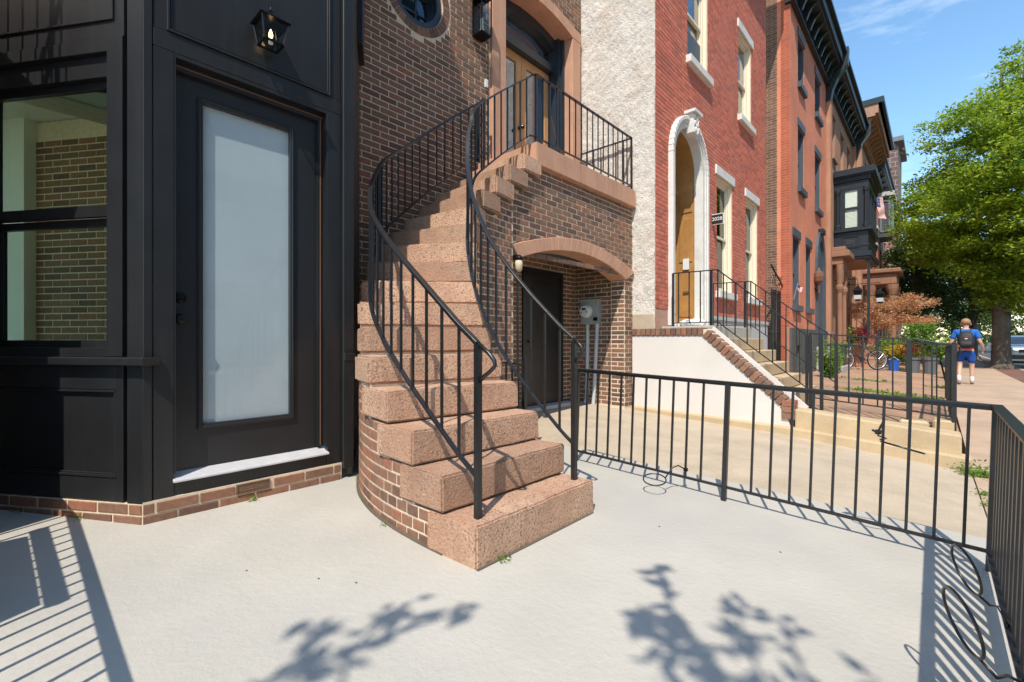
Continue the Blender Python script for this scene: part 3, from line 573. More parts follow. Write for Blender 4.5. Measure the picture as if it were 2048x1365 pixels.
def rough_block(poly, z0, z1, name, mat, parent, bev=.014, amp=.006, cut=9):
    bm = bmesh.new(); n = len(poly)
    b = [bm.verts.new((x, y, z0)) for x, y in poly]; t = [bm.verts.new((x, y, z1)) for x, y in poly]
    bm.faces.new(b[::-1]); bm.faces.new(t)
    for i in range(n): bm.faces.new((b[i], b[(i + 1) % n], t[(i + 1) % n], t[i]))
    bmesh.ops.recalc_face_normals(bm, faces=bm.faces)
    lg = [e for e in bm.edges if e.calc_length() > .45]
    bmesh.ops.subdivide_edges(bm, edges=lg, cuts=cut, use_grid_fill=True)
    bmesh.ops.bevel(bm, geom=[e for e in bm.edges if len(e.link_faces) == 2 and e.calc_face_angle(0) > .5], offset=bev, segments=2, affect='EDGES', clamp_overlap=True)
    for v in bm.verts:
        q = v.co * 9; v.co += Vector((noise.noise(q), noise.noise(q + Vector((7, 3, 1))), noise.noise(q + Vector((2, 9, 5))))) * amp
    me = bpy.data.meshes.new(name); bm.to_mesh(me); bm.free(); me.materials.append(MAT[mat])
    o = bpy.data.objects.new(name, me); COL.objects.link(o); o.parent = parent; o.matrix_parent_inverse = W[parent].inverted(); W[o] = Matrix.Identity(4); return o
for i in range(1, 17):
    a, b = Vector(IN[i - 1]), Vector(OUT[i - 1]); c, d = Vector(IN[i]), Vector(OUT[i])
    j = .004 * math.sin(i * 7.3)
    c2 = c + (c - a).normalized() * .10; d2 = d + (d - b).normalized() * .12
    rough_block([a[:], b[:], d2[:], c2[:]], (ZN[i - 1] + .011) if i > 1 else -.12, ZN[i] + j * .5, 'step', 'brownstone' + ['', '', '_dark', '', '_light', '', '_dark', '', '_light', '_dark', '', '_dark', '_light', '_dark', '', '_dark', '_light'][i], stair, .010 if i < 5 else .017, .006, 11)
    if i > 1:
        e_ = (d - b).normalized() * .02; g_ = (c - a).normalized() * .02; k_ = (a - b).normalized() * .02
        MB().prism([(a + g_ - k_)[:], (b + e_ + k_)[:], (d + k_)[:], (c - k_)[:]], ZN[i - 1] - .01, ZN[i - 1] + .013).build('mortar_bed', 'mortar' if 4 < i < 9 else 'earth', stair)
# header brick skirts below the steps
def skirt(P, inset, sign, i0, i1, Lb, mat, parent, zb, Hc=.0677):
    pts = cat_rom([(x, y, 0) for x, y in P], 8); cur = []
    acc = 0; arc = [0]
    for k in range(1, len(pts)): acc += (pts[k] - pts[k - 1]).length; arc.append(acc)
    def at(s):
        for k in range(1, len(arc)):
            if s <= arc[k]:
                f = (s - arc[k - 1]) / (arc[k] - arc[k - 1]); p = pts[k - 1].lerp(pts[k], f); t = (pts[k] - pts[k - 1]).normalized(); return p, t, (k - 1 + f) / 8
    s0, s1 = arc[int(i0 * 8)], arc[int(i1 * 8)]
    def out(t): return Vector((-t.y, t.x, 0)) * sign
    def ztop(u): return ZN[max(0, min(16, int(math.floor(u + 1e-4))))] 
    bricks = []; z = zb; k = 0
    while z < 3.2:
        s = s0 + (Lb * .5 if k % 2 else 0)
        while s + .03 < s1:
            Lc = min(Lb, s1 - s - .001); p, t, u = at(s + Lc / 2); ua = at(s + .01)[2]
            if min(ztop(u), ztop(ua)) >= z + Hc * .35:
                hh = min(Hc, ztop(u) - z) - .0125; nn = out(t); q = p - nn * (inset + .012); bricks.append(((q.x, q.y, z + .005 + hh / 2), t, nn, Lc - .0125, hh))
            s += Lb
        z += Hc; k += 1
    m = MB()
    for k in range(int(i0 * 8), int(i1 * 8)):
        p, q = pts[k], pts[k + 1]; t = (q - p).normalized(); nn = out(t); u = k / 8 + .01; zt_ = ztop(u) - .004
        if zt_ <= zb: continue
        a, b = p - nn * (inset - .001), q - nn * (inset - .001); c, d = p - nn * (inset + .2), q - nn * (inset + .2)
        m.hexa([(a.x, a.y, -.1), (b.x, b.y, -.1), (d.x, d.y, -.1), (c.x, c.y, -.1), (a.x, a.y, zt_), (b.x, b.y, zt_), (d.x, d.y, zt_), (c.x, c.y, zt_)])
    o = m.build('brick_skirt', 'mortar', parent); lay(o, bricks, mat, .018, 300)
skirt(OUT, .02, 1, 1, 8, .108, 'stair_brick', stair, -.03)
skirt(IN, .055, -1, 1, 14.5, .108, 'stair_brick', stair, -.03)
dpt = cat_rom([(x, y, 0) for x, y in OUT[1:8]], 6); dm = []
for i_, p in enumerate(dpt):
    t_ = (dpt[min(i_ + 1, len(dpt) - 1)] - dpt[max(i_ - 1, 0)]).normalized(); nn_ = Vector((-t_.y, t_.x, 0)); q = p - nn_ * .012; dm.append((q.x, q.y, zt(q.x) + .002))
MB().sweep(dm, .034, .012).build('dirt_line', 'earth', stair)
MB().sweep([(-1.595, 1.50, zt(-1.6) + .001), (-1.592, 1.9, zt(-1.6) + .001), (-1.594, 2.5, zt(-1.6) + .001)], .014, .008).build('dirt_line', 'earth', stair)
# ================================================================ entrance landing over the arched recess
XA = -3.45; FA = Fr((XA, 0, 0), (0, 1, 0), (1, 0, 0))
land = thing('entrance_landing', 'brick landing with stone slab edge above the arched basement recess', 'landing', (-3.9, 5.3, 0))
rough_block([(-4.395, 4.125), (-3.385, 4.125), (-3.385, 6.52), (-4.395, 6.52)], 3.10, 3.365, 'slab', 'smooth_stone', land, .01, .003, 5)
AH = arch_hole(3.75, 6.54, 2.0, .385)
def above_steps(a, b):
    r = []
    for i in range(13, 17):
        if b > ZN[i - 1]: r.append((IN[i - 1][1] - (.0 if i > 13 else 1), IN[i][1]))
    return r
aw = MB(); ap = arc_pts(3.85, 6.28, 1.98, .23, 20); ao = [(3.75 + (6.535 - 3.75) * i / 20, 2.12 + .26 * math.sin(math.pi * i / 20) ** .9) for i in range(21)]
aw.strip(FA, [(s, z + .01) for s, z in ao], [(s, 2.75 if s < 3.9 else 2.95 if s < 4.1 else 3.1) for s, z in ao], -.25, -.003)
aw.fbox(FA, 6.285, 6.528, -.1, 2.12, -.23, -.003).fbox(FA, 3.3, 3.748, -.1, 2.4, -.2, -.003)
awall = aw.build('wall', 'mortar', land)
lay(awall, courses(FA, 3.42, 6.535, .0686, 3.1, [rect_hole(3.74, 6.28, -.2, 2.0), above_steps,
    lambda a, b: [(s0_, s1_) for s0_, s1_ in [(min([s for s, z in ao if z > a + .02], default=9), max([s for s, z in ao if z > a + .02], default=8))] if s1_ > s0_ and b > 2.1]], d=-.016, ph=.02), 'brown_brick', .018, 300)
MB().strip(FA, ap, ao, -.25, .035).build('arch_stone', 'smooth_stone', land, bevel=.006)
FP = Fr((0, 6.285, 0), (-1, 0, 0), (0, -1, 0)); FSW = Fr((0, 6.36, 0), (-1, 0, 0), (0, -1, 0))
lay(awall, courses(FP, 3.452, 3.68, .0686, 2.0, L=.23, d=-.016, ph=0), 'brown_brick', .018, 60)
MB().fbox(FSW, 3.6, 4.41, -.1, 2.5, -.15, -.003).fbox(FP, 3.455, 3.685, -.1, 2.12, -.2, -.0035).build('side_wall', 'mortar', land)
lay(awall, courses(FSW, 3.685, 4.40, .0686, 2.3, d=-.016, ph=.07), 'brown_brick', .018, 250)
MB().box(-4.39, -3.702, 3.75, 6.35, 2.30, 2.55).build('ceiling', 'grey_base', land)
# basement door
bd = thing('basement_door', 'plain black basement door in the brick recess under the landing', 'door', (-4.4, 5.5, .09))
MB().fbox(FF, 5.02, 5.09, .08, 2.135, -.011, .03).fbox(FF, 5.92, 5.99, .08, 2.135, -.011, .03).fbox(FF, 5.09, 5.92, 2.06, 2.135, -.011, .03).build('frame', 'black_paint', bd)
lf = MB().fbox(FF, 5.092, 5.918, .1, 2.058, -.011, .012).build('leaf', 'black_paint', bd)
MB().fbox(FF, 5.2, 5.8, .25, .95, .012, .018).fbox(FF, 5.2, 5.8, 1.1, 1.95, .012, .018).build('panel', 'black_paint', lf, bevel=.004)
MB().lathe(FF.P(5.16, 1.05, .012), [(.025, 0), (.01, .01), (.01, .04), (.025, .05), (.02, .07)], 12, (1, 0, 0)).build('knob', 'dark_hardware', lf)
MB().box(-4.39, -4.2, 4.7, 6.1, .05, .10).build('door_sill', 'light_grey', bd)
# electricity meter and conduits
mt = thing('electricity_meter', 'grey electricity meter box with two white conduits on the recess side wall', 'meter', (-4.06, 6.3, 1.3))
MB().fbox(FSW, 3.90, 4.22, 1.325, 1.715, 0, .11).fbox(FSW, 3.885, 4.235, 1.70, 1.722, -.0, .125).build('box', 'meter_grey', mt, bevel=.006)
mm = MB().lathe(FSW.P(4.10, 1.53, .11), [(.10, 0), (.10, .02), (.092, .025), (.09, .07), (.08, .085), (.02, .09)], 20, (0, -1, 0)).build('dial', 'meter_white', mt)
MB().fbox(FSW, 4.065, 4.135, 1.55, 1.58, .19, .203).fbox(FSW, 4.04, 4.055, 1.51, 1.53, .19, .202).fbox(FSW, 4.14, 4.155, 1.50, 1.52, .19, .202).build('display', 'black_part', mm)
MB().fbox(FSW, 3.90, 3.955, 1.38, 1.43, .11, .15).lathe(FSW.P(3.93, 1.405, .15), [(.014, 0), (.014, .02)], 8, (0, -1, 0)).build('latch', 'dark_hardware', mt)
MB().fbox(FSW, 3.905, 3.94, 1.64, 1.70, .112, .113).build('sticker', 'leaf_yellow', mt)
MB().tube([FSW.P(4.12, 1.33, .055), FSW.P(4.13, .35, .055), FSW.P(4.14, .08, .06)], .03, 12).tube([FSW.P(4.13, .38, .055), FSW.P(4.13, .28, .055)], .036, 12).tube([FSW.P(4.14, .14, .055), FSW.P(4.15, .06, .09)], .032, 12).build('conduit', 'pvc', mt)
MB().tube([FSW.P(3.94, 1.33, .055), FSW.P(3.99, .4, .055), FSW.P(4.01, .05, .06)], .03, 12).tube([FSW.P(3.94, 1.34, .055), FSW.P(3.942, 1.27, .055)], .037, 12).build('conduit', 'pvc', mt)
MB().tube([FSW.P(4.05, 1.32, .05), FSW.P(4.05, 1.27, .05)], .012, 8).build('cap', 'slate_paint', mt)
sc_ = thing('wall_lantern', 'small cream glass jelly-jar light on the brick pier left of the basement door', 'lantern', (-3.40, 3.79, 1.83))
MB().box(-3.43, -3.36, 3.74, 3.83, 1.95, 2.0).lathe((-3.36, 3.785, 1.945), [(.045, 0), (.05, .02), (.04, .04), (.01, .06)], 12).build('cap', 'dark_hardware', sc_)
MB().lathe((-3.36, 3.785, 1.82), [(.02, 0), (.038, .02), (.042, .07), (.04, .125)], 12).build('shade', 'tan_shade', sc_, smooth=True)
# ================================================================ stair railings
def ngrid(P, off, sign):                         # plan path with an inward offset and the nosing height
    pts = cat_rom([(x, y, 0) for x, y in P], 8); res = []
    for k, p in enumerate(pts):
        t = (pts[min(k + 1, len(pts) - 1)] - pts[max(k - 1, 0)]).normalized(); nn = Vector((-t.y, t.x, 0)) * sign; u = k / 8 + 1
        i = min(int(u), 16); z = lerp(ZN[i], ZN[i + 1], u - i); q = p - nn * off; res.append(Vector((q.x, q.y, z)))
    return res
def walk(path, step, start=0):
    out = []; need = start; acc = 0
    for a, b in zip(path, path[1:]):
        l = Vector((b.x - a.x, b.y - a.y, 0)).length
        while need <= acc + l and l > 1e-6: out.append(a.lerp(b, (need - acc) / l)); need += step
        acc += l
    return out
def balus(parent, path, lo, hi, step, start=.06, w=.0125):
    for p in walk(path, step, start): MB().bar((p.x, p.y, p.z + lo), (p.x, p.y, p.z + hi), w).build('baluster', 'iron', parent)
def curl(p, dirv, r=.035):
    d = Vector(dirv).normalized(); pts = []
    for k in range(9):
        a = math.pi * 1.25 * k / 8; pts.append(Vector(p) + d * (.03 + r * math.sin(a)) + Vector((0, 0, -.02 - r * (1 - math.cos(a)))))
    return pts
HI, LO = .80, .125
orl = thing('stair_railing', 'black iron railing on the outer left side of the curved stoop, ending at the facade', 'railing', (-1.7, 1.6, .18))
po = ngrid(OUT, .09, 1)[3:]
MB().sweep([p + Vector((0, 0, HI)) for p in po] + [Vector((-4.37, 4.14, 3.36 + HI - .02))], .036, .014).build('handrail', 'iron', orl, bevel=.002)
MB().sweep([p + Vector((0, 0, HI - .013)) for p in po], .02, .014).build('rail_channel', 'iron', orl)
MB().sweep([p + Vector((0, 0, LO)) for p in po], .028, .010).build('bottom_rail', 'iron', orl)
p = po[0]; dr_ = (po[0] - po[1]); MB().bar((p.x, p.y, ZN[1] - .01), (p.x, p.y, p.z + HI - .01), .03).build('post', 'iron', orl)
q = p + Vector((.0, 0, HI)); dd = Vector((dr_.x, dr_.y, 0)).normalized()
MB().tube([q, q + dd * .07 + Vector((0, 0, -.05)), q + dd * .105 + Vector((0, 0, -.085)), q + dd * .11 + Vector((0, 0, -.11)), q + dd * .085 + Vector((0, 0, -.135)), q + dd * .04 + Vector((0, 0, -.165)), q + dd * .012 + Vector((0, 0, -.19))], .011, 8).build('scroll', 'iron', orl, smooth=True)
p = po[64]; MB().bar((p.x, p.y, p.z - .22), (p.x, p.y, p.z + HI), .028).build('post', 'iron', orl)
p = po[-1]; MB().bar((p.x, p.y, p.z - .1), (p.x, p.y, p.z + HI), .02).build('post', 'iron', orl); MB().bar((-4.385, 4.14, 3.4), (-4.385, 4.14, 3.36 + HI), .02, .05).build('wall_plate', 'iron', orl)
balus(orl, po, LO, HI - .01, .132, .13)
irl = thing('stair_railing', 'black iron railing on the inner right side of the stoop turning along the landing edge', 'railing', (-1.7, 2.4, .18))
pi_ = ngrid(IN, .08, -1)[4:]; pi_[-1] = Vector((-3.43, 4.16, 3.365))
LR = [Vector((-3.43, 4.16, 3.365)), Vector((-3.43, 6.46, 3.365)), Vector((-4.37, 6.46, 3.365))]
MB().sweep([p + Vector((0, 0, HI)) for p in pi_], .036, .014).build('handrail', 'iron', irl, bevel=.002)
MB().sweep([p + Vector((0, 0, LO)) for p in pi_[:-2]] + [LR[0] + Vector((0, 0, .07))], .028, .010).build('bottom_rail', 'iron', irl)
for a, b in ((0, 1), (1, 2)):
    MB().bar(LR[a] + Vector((0, 0, HI - .001 * a)), LR[b] + Vector((0, 0, HI - .001 * a)), .036, .014).build('handrail', 'iron', irl)
    MB().bar(LR[a] + Vector((0, 0, .07 - .001 * a)), LR[b] + Vector((0, 0, .07 - .001 * a)), .028, .010).build('bottom_rail', 'iron', irl)
    balus(irl, [LR[a], LR[b]], .07, HI, .135, .135)
for p, w in ((LR[0], .022), (LR[1], .024), (Vector((-3.43, 4.42, 3.365)), .024), (Vector((-4.36, 6.46, 3.365)), .02)): MB().bar(p, p + Vector((0, 0, HI)), w).build('post', 'iron', irl)
balus(irl, pi_[:-3], LO, HI - .01, .118, .11)
p = pi_[0]; MB().bar((p.x, p.y, ZN[1] - .01), (p.x, p.y, p.z + HI - .01), .03).build('post', 'iron', irl)
dd = Vector((1, .03, 0)).normalized(); q = p + Vector((0, 0, HI))
MB().tube([q, q + dd * .05 + Vector((0, 0, -.045)), q + dd * .065 + Vector((0, 0, -.07)), q + dd * .06 + Vector((0, 0, -.095)), q + dd * .03 + Vector((0, 0, -.125)), q + dd * .008 + Vector((0, 0, -.15))], .010, 8).build('scroll', 'iron', irl, smooth=True)
MB().tube([(-3.43, 4.45, 3.78), (-3.9, 5.2, 3.80), (-4.15, 5.75, 3.80), (-4.16, 5.8, 3.74)], .007, 6).build('hook_arm', 'bronze_strip', irl)
# ================================================================ terrace fence with its right-hand run
SHX = .03
def fp(x, y, z): return Vector((x + SHX * z, y + .012 * z, zt(x) + z))
fence = thing('iron_fence', 'low black iron fence round the pale terrace beside the driveway', 'fence', (.2, 3.27, -.07))
A, B = Vector((-2.36, 3.405, 0)), Vector((.2, 3.275, 0)); FT = .815
def fl_(p, z): return fp(p.x, p.y, z)
MB().bar(fl_(A, FT), fl_(B, FT), .036, .014).build('top_rail', 'iron', fence, bevel=.002)
MB().bar(fl_(A, FT - .015), fl_(B, FT - .015), .016, .016).build('rail_channel', 'iron', fence)
MB().bar(fl_(A, .095), fl_(B, .095), .018, .016).build('bottom_rail', 'iron', fence)
UB = [1167.5, 1191.6, 1215.8, 1242, 1268, 1295.6, 1323.5, 1353.6, 1385, 1418, 1494.5, 1532, 1571.4, 1613, 1659, 1705.5, 1755, 1807.6, 1863, 1924]
xs = [-2.36 + .112 * k for k in range(1, 23)]
for x in xs:
    if abs(x + 1.07) < .06 or x > .13: continue
    p = A.lerp(B, (x - A.x) / (B.x - A.x)); MB().bar(fl_(p, .095), fl_(p, FT - .01), .0135).build('baluster', 'iron', fence)
for x in (-2.352, -1.075): p = A.lerp(B, (x - A.x) / (B.x - A.x)); MB().bar(fl_(p, -.01), fl_(p, FT - .006), .030).build('post', 'iron', fence)
B2 = Vector((.205, -.30, 0)); p = B; MB().bar(fl_(p, -.01), fl_(p, FT + .003), .032).build('post', 'iron', fence)
MB().bar(fl_(B, FT + .002), fl_(B2, FT + .002), .042, .014).build('top_rail', 'iron', fence, bevel=.002)
MB().bar(fl_(B, .097), fl_(B2, .097), .036, .012).build('bottom_rail', 'iron', fence)
y = B.y - .108
while y > B2.y: MB().bar(fp(.203, y, .1), fp(.203, y, FT), .0135, .03, up=(0, 1, 0)).build('baluster', 'iron', fence); y -= .108
for y in (1.5, -.3): MB().bar(fp(.204, y, -.01), fp(.204, y, FT), .032).build('post', 'iron', fence)
# left run, outside the picture, seen only by its shadow
C1, C2 = Vector((-3.66, -.27, 0)), Vector((.2, -.30, 0))
MB().bar(fl_(C1, FT), fl_(C2, FT), .045, .014).build('top_rail', 'iron', fence); MB().bar(fl_(C1, .1), fl_(C2, .1), .036, .012).build('bottom_rail', 'iron', fence)
for k in range(34): x = -3.55 + k * .11; MB().bar(fp(x, -.28, .1), fp(x, -.28, FT), .0135).build('baluster', 'iron', fence)
# short piece of fence at the basement gate and the open gate's post
gf = thing('iron_fence', 'short piece of iron fence against the brick wall at the basement gateway', 'fence', (-3.0, 3.45, 0))
MB().bar((-3.28, 3.46, .84), (-2.99, 3.44, .83), .03, .014).build('top_rail', 'iron', gf); MB().bar((-3.28, 3.46, .1), (-2.99, 3.44, .1), .02, .012).build('bottom_rail', 'iron', gf)
for k in range(3): MB().bar((-3.24 + .09 * k, 3.455 - .006 * k, .1), (-3.24 + .09 * k, 3.455 - .006 * k, .83), .0135).build('baluster', 'iron', gf)
MB().bar((-2.98, 3.44, 0), (-2.98, 3.44, .9), .035).build('post', 'iron', gf)
pk = thing('padlock', 'small black padlock hanging on the fence end at the stair post', 'padlock', (-2.32, 3.39, .45))
MB().box(-2.345, -2.30, 3.355, 3.38, .44, .51).build('body', 'black_part', pk, bevel=.006)
MB().tube([(-2.337, 3.367, .51), (-2.337, 3.367, .55), (-2.322, 3.367, .57), (-2.308, 3.367, .55), (-2.308, 3.367, .51)], .005, 6).build('shackle', 'dark_hardware', pk)
# plant-pot rings clamped to the fence
def ring(name_label, c, nrm, r, arm):
    o = thing('pot_ring', name_label, 'pot ring', c, group='pot rings on the fence'); n = Vector(nrm).normalized(); a = n.orthogonal().normalized(); b = n.cross(a); c = Vector(c)
    MB().tube([c + (a * math.cos(2 * math.pi * k / 28) + b * math.sin(2 * math.pi * k / 28)) * r for k in range(28)], .0048, 8, True).build('ring', 'iron', o, smooth=True)
    MB().tube(arm, .0048, 8).build('arm', 'iron', o, smooth=True)
    e = Vector(arm[-1]); MB().box(e.x - .014, e.x + .014, e.y - .012, e.y + .012, e.z - .012, e.z + .012).build('clamp', 'dark_hardware', o, bevel=.003)
    return o
ringA = Vector((.089, 2.52, .172)); mdir = Vector((.368, -.317, -.873)); nrm = (.892, .372, .24)
e = ringA + mdir * .088; ring('black wire pot ring on the street-side fence, the farther of the two at the corner', ringA, nrm, .088, [e, e + Vector((.03, -.02, -.02)), Vector((.17, 2.46, .085)), Vector((.205, 2.45, .092 + zt(.2)))])
ringB = Vector((.062, 1.98, .2)); e = ringB + mdir * .095; ring('black wire pot ring on the street-side fence, the nearer of the two', ringB, nrm, .095, [e, e + Vector((.035, -.02, -.03)), Vector((.16, 2.02, .06)), Vector((.205, 2.08, .095 + zt(.2)))])
rc = Vector((-1.48, 3.13, .07)); ring('black wire pot ring lying low at the left end of the driveway fence', rc, (.1, -.25, 1), .078, [rc + Vector((.05, .06, .005)), rc + Vector((.08, .12, .075)), rc + Vector((.11, .15, .09)), Vector((-1.345, 3.353, .12))])
rc = Vector((-.13, 3.24, .49)); ring('black wire pot ring seen edge-on halfway up the driveway fence', rc, (-.208, -.172, -.96), .092, [rc + Vector((-.092, .0, .03)), Vector((-.2, 3.29, .52)), Vector((-.236, 3.3, .53)), Vector((-.236, 3.3, .55))])
ti = thing('cable_tie', 'black cable tie knotted on a baluster of the driveway fence', 'cable tie', (-.236, 3.29, .55))
MB().tube([(-.26, 3.285, .56), (-.236, 3.275, .55), (-.215, 3.285, .56)], .007, 6).tube([(-.236, 3.275, .55), (-.222, 3.27, .585), (-.208, 3.268, .625)], [.004, .006, .003], 6).build('knot', 'black_part', ti)
# ================================================================ red brick house next door
XR = -3.09; FR = Fr((XR, 0, 0), (0, 1, 0), (1, 0, 0)); FST = Fr((0, 6.55, 0), (-1, 0, 0), (0, -1, 0))
red = thing('brick_house', 'red brick row house with white arched doorway and rough white stucco side', 'house', (-3.1, 9.5, 0))
AC, AHW, ASP = 7.80, .60, 4.03
WIN = [(7.78, 8.72, 5.87, 7.72), (10.53, 11.45, 5.87, 7.72), (9.2, 10.12, 2.02, 4.25), (11.05, 11.95, 2.02, 4.25)]
holes = [(s0, s1, z0, z1) for s0, s1, z0, z1 in WIN] + [(AC - AHW - .05, AC + AHW + .05, 1.25, ASP + AHW + .05)]
cuts = sorted({6.56, 12.7} | {h[0] for h in holes} | {h[1] for h in holes}); w = MB()
for a, b in zip(cuts, cuts[1:]):
    zs_ = [(-.3, 11)]
    for s0, s1, z0, z1 in holes:
        if s0 < (a + b) / 2 < s1: zs_ = [q for p, r in zs_ for q in ((p, min(r, z0)), (max(p, z1), r)) if q[1] - q[0] > .01]
    for p, r in zs_: w.fbox(FR, a, b, p, r, -.3, -.004)
# fill between the square hole and the round arch
ha = [(AC + (AHW + .05) * math.cos(math.pi - math.pi * i / 20), ASP + (AHW + .05) * math.sin(math.pi * i / 20)) for i in range(21)]
w.strip(FR, ha, [(s, ASP + AHW + .052) for s, z in ha], -.3, -.004)
rwall = w.build('wall', 'red_mortar', red)
def arch_top(a, b):
    hw = .77
    if b < ASP: return [(AC - hw, AC + hw)] if b > 1.25 else []
    if a >= ASP + hw: return []
    c = math.sqrt(max(0, hw * hw - max(0, a - ASP) ** 2)); return [(AC - c, AC + c)]
hs = [arch_top] + [rect_hole(s0, s1, z0, z1) for s0, s1, z0, z1 in WIN]
for s0, s1, z0, z1 in WIN: hs += [rect_hole(s0 - .09, s1 + .09, z1, z1 + .18), rect_hole(s0 - .07, s1 + .07, z0 - .13, z0)]
lay(rwall, courses(FR, 6.56, 12.7, 1.55, 9.6, hs, L=.21, H=.0663, J=.007, d=-.012), 'red_brick', .014, 300)
MB().fbox(FR, 8.62, 12.72, -.2, 1.5, -.011, .03).fbox(FR, 8.62, 12.74, 1.46, 1.53, -.01, .05).build('base', 'light_grey', red)
MB().fbox(FR, 6.4, 12.9, 10.4, 11.2, -.2, .55).build('cornice', 'cream_paint', red)
# rough stucco side wall
m = MB(); nx, nz = 90, 300; X0, X1 = 3.092, 4.42
def stz(i, k):
    s = X0 + (X1 - X0) * i / nx; z = 1.25 + 7.2 * k / nz; q = Vector((s * 7, z * 7, 2)); q2 = Vector((s * 19 + z * 9, z * 15, 5))
    d = .012 * noise.noise(q * .35) + .020 * abs(noise.noise(q2 * .5)) + .013 * abs(noise.noise(Vector((s * 40 - z * 22, z * 26 + s * 12, 9)))) + .007 * noise.noise(q * 4)
    if i == 0: s -= .012 * abs(noise.noise(q * 1.5))
    return FST.P(s, z, d)
m.add([stz(i, k) for k in range(nz + 1) for i in range(nx + 1)], [(k * (nx + 1) + i, k * (nx + 1) + i + 1, (k + 1) * (nx + 1) + i + 1, (k + 1) * (nx + 1) + i) for k in range(nz) for i in range(nx)])
st = m.build('stucco_wall', 'stucco', red, smooth=True, recalc=False)
MB().fbox(FST, 3.10, 4.6, -.3, 11, -.3, -.02).build('side_wall', 'mortar', red)
MB().fbox(FST, 3.095, 3.46, 1.2, 1.48, -.02, .035).build('bare_patch', 'drive_concrete', red, bevel=.02)
# windows of the red house
def dh_window(parent, fr, s0, s1, z0, z1, paint, sillm, dep=.16, lint=True, lh=.18, ls=.09, sh=.13, shade=.5, glass='glass_mirror', fw=.07, sp=.05):
    wn = MB().frame(fr, s0, s1, z0, z1, fw, -dep - .06, -dep + .05).fbox(fr, s0 + .001, s0 + .02, z0, z1, -dep + .05, -.014).fbox(fr, s1 - .02, s1 - .001, z0, z1, -dep + .05, -.014).fbox(fr, s0 + .02, s1 - .02, z1 - .02, z1 - .001, -dep + .05, -.014).build('window', paint, parent)
    zm = (z0 + z1) / 2
    MB().frame(fr, s0 + fw, s1 - fw, zm - .03, z1 - fw, .045, -dep - .01, -dep + .03).build('sash', paint, wn)
    MB().frame(fr, s0 + fw, s1 - fw, z0 + fw, zm + .03, .045, -dep - .05, -dep - .012).build('sash', paint, wn)
    MB().fbox(fr, s0 + fw + .04, s1 - fw - .04, zm + .01, z1 - fw - .04, -dep + .0, -dep + .004).build('pane', glass, wn)
    MB().fbox(fr, s0 + fw + .04, s1 - fw - .04, z0 + fw + .04, zm - .01, -dep - .034, -dep - .03).build('pane', glass, wn)
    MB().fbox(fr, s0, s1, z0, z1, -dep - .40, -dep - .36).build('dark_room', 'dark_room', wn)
    if shade: MB().fbox(fr, s0 + fw, s1 - fw, z1 - (z1 - z0) * shade, z1 - fw, -dep - .09, -dep - .085).build('blind', 'curtain' if sillm == 'slate_paint' else 'tan_shade', wn)
    if lint: MB().fbox(fr, s0 - ls, s1 + ls, z1 + .001, z1 + lh, -.05, sp * .6).build('lintel', sillm, wn, bevel=.006)
    MB().fbox(fr, s0 - ls + .02, s1 + ls - .02, z0 - sh, z0 - .001, -dep, sp + .04).build('sill', sillm, wn, bevel=.006)
    return wn
for k, (s0, s1, z0, z1) in enumerate(WIN): dh_window(red, FR, s0, s1, z0, z1, 'cream_paint', 'stone_white', dep=.13, shade=[.35, .2, .62, .55][k], glass='glass_dark' if k > 1 else 'glass_mirror')
w1 = MB().fbox(FR, 7.86, 8.64, 5.95, 6.5, -.12, -.108).build('screen', 'slate_paint', red)
# arched doorway
def arc(r, n=24, sp=ASP): return [(AC - r, 1.3)] + [(AC - r * math.cos(math.pi * i / n), sp + r * math.sin(math.pi * i / n)) for i in range(n + 1)] + [(AC + r, 1.3)]
ds = MB().strip(FR, arc(AHW), arc(AHW + .08), -.12, .035).build('arch_surround', 'stone_white', red)
MB().strip(FR, arc(AHW + .08), arc(AHW + .12), -.05, .055).build('arch_cove', 'stone_white', ds)
MB().strip(FR, arc(AHW + .12), arc(AHW + .19), -.05, .08).build('arch_bead', 'stone_white', ds, bevel=.01)
ky = MB().fprism(FR, [(AC - .10, ASP + .50), (AC + .10, ASP + .50), (AC + .12, ASP + .82), (AC - .12, ASP + .82)], -.02, .14).build('keystone', 'stone_white', ds, bevel=.012)
m = MB().fbox(FR, AC - .17, AC + .17, ASP + .82, ASP + .865, -.02, .19)
for k in range(14): m.ball(FR.P(AC + random.uniform(-.09, .09), ASP + random.uniform(.52, .8), .14), .03, .03, .045, 6, 4)
m.build('carving', 'stone_white', ky)
vb = MB().strip(FR, arc(AHW + .004), arc(AHW + .045), -.56, -.121).build('vestibule', 'oak_lit', red)
MB().fbox(FR, AC - AHW, AC + AHW, 1.28, 1.34, -.5, .1).build('door_sill', 'stone_white', vb)
for zc0, zc1 in ((1.5, 2.35), (2.5, 3.3), (3.4, 3.95)):
    MB().box(XR - .40, XR - .16, AC + AHW - .012, AC + AHW + .002, zc0, zc1).build('reveal_panel', 'oak_lit', vb, bevel=.008)
dl = MB().fbox(FR, AC - AHW, AC + AHW, 1.34, 3.62, -.56, -.50).fbox(FR, AC - AHW, AC + AHW, 3.62, 3.78, -.56, -.44).build('door', 'oak_dark', vb)
MB().fbox(FR, AC - AHW + .12, AC - .06, 2.2, 3.5, -.5, -.49).fbox(FR, AC + .06, AC + AHW - .12, 2.2, 3.5, -.5, -.49).build('pane', 'glass_dark', dl)
MB().fprism(FR, arc(AHW)[1:-1], -.56, -.55).build('fanlight', 'glass_dark', dl)
m = MB()
for a in (-.4, 0, .4): m.fbox(FR, AC + a * AHW - .012, AC + a * AHW + .012, 3.78, ASP + AHW * math.sqrt(1 - a * a), -.552, -.53)
m.build('fan_bars', 'oak_dark', dl)
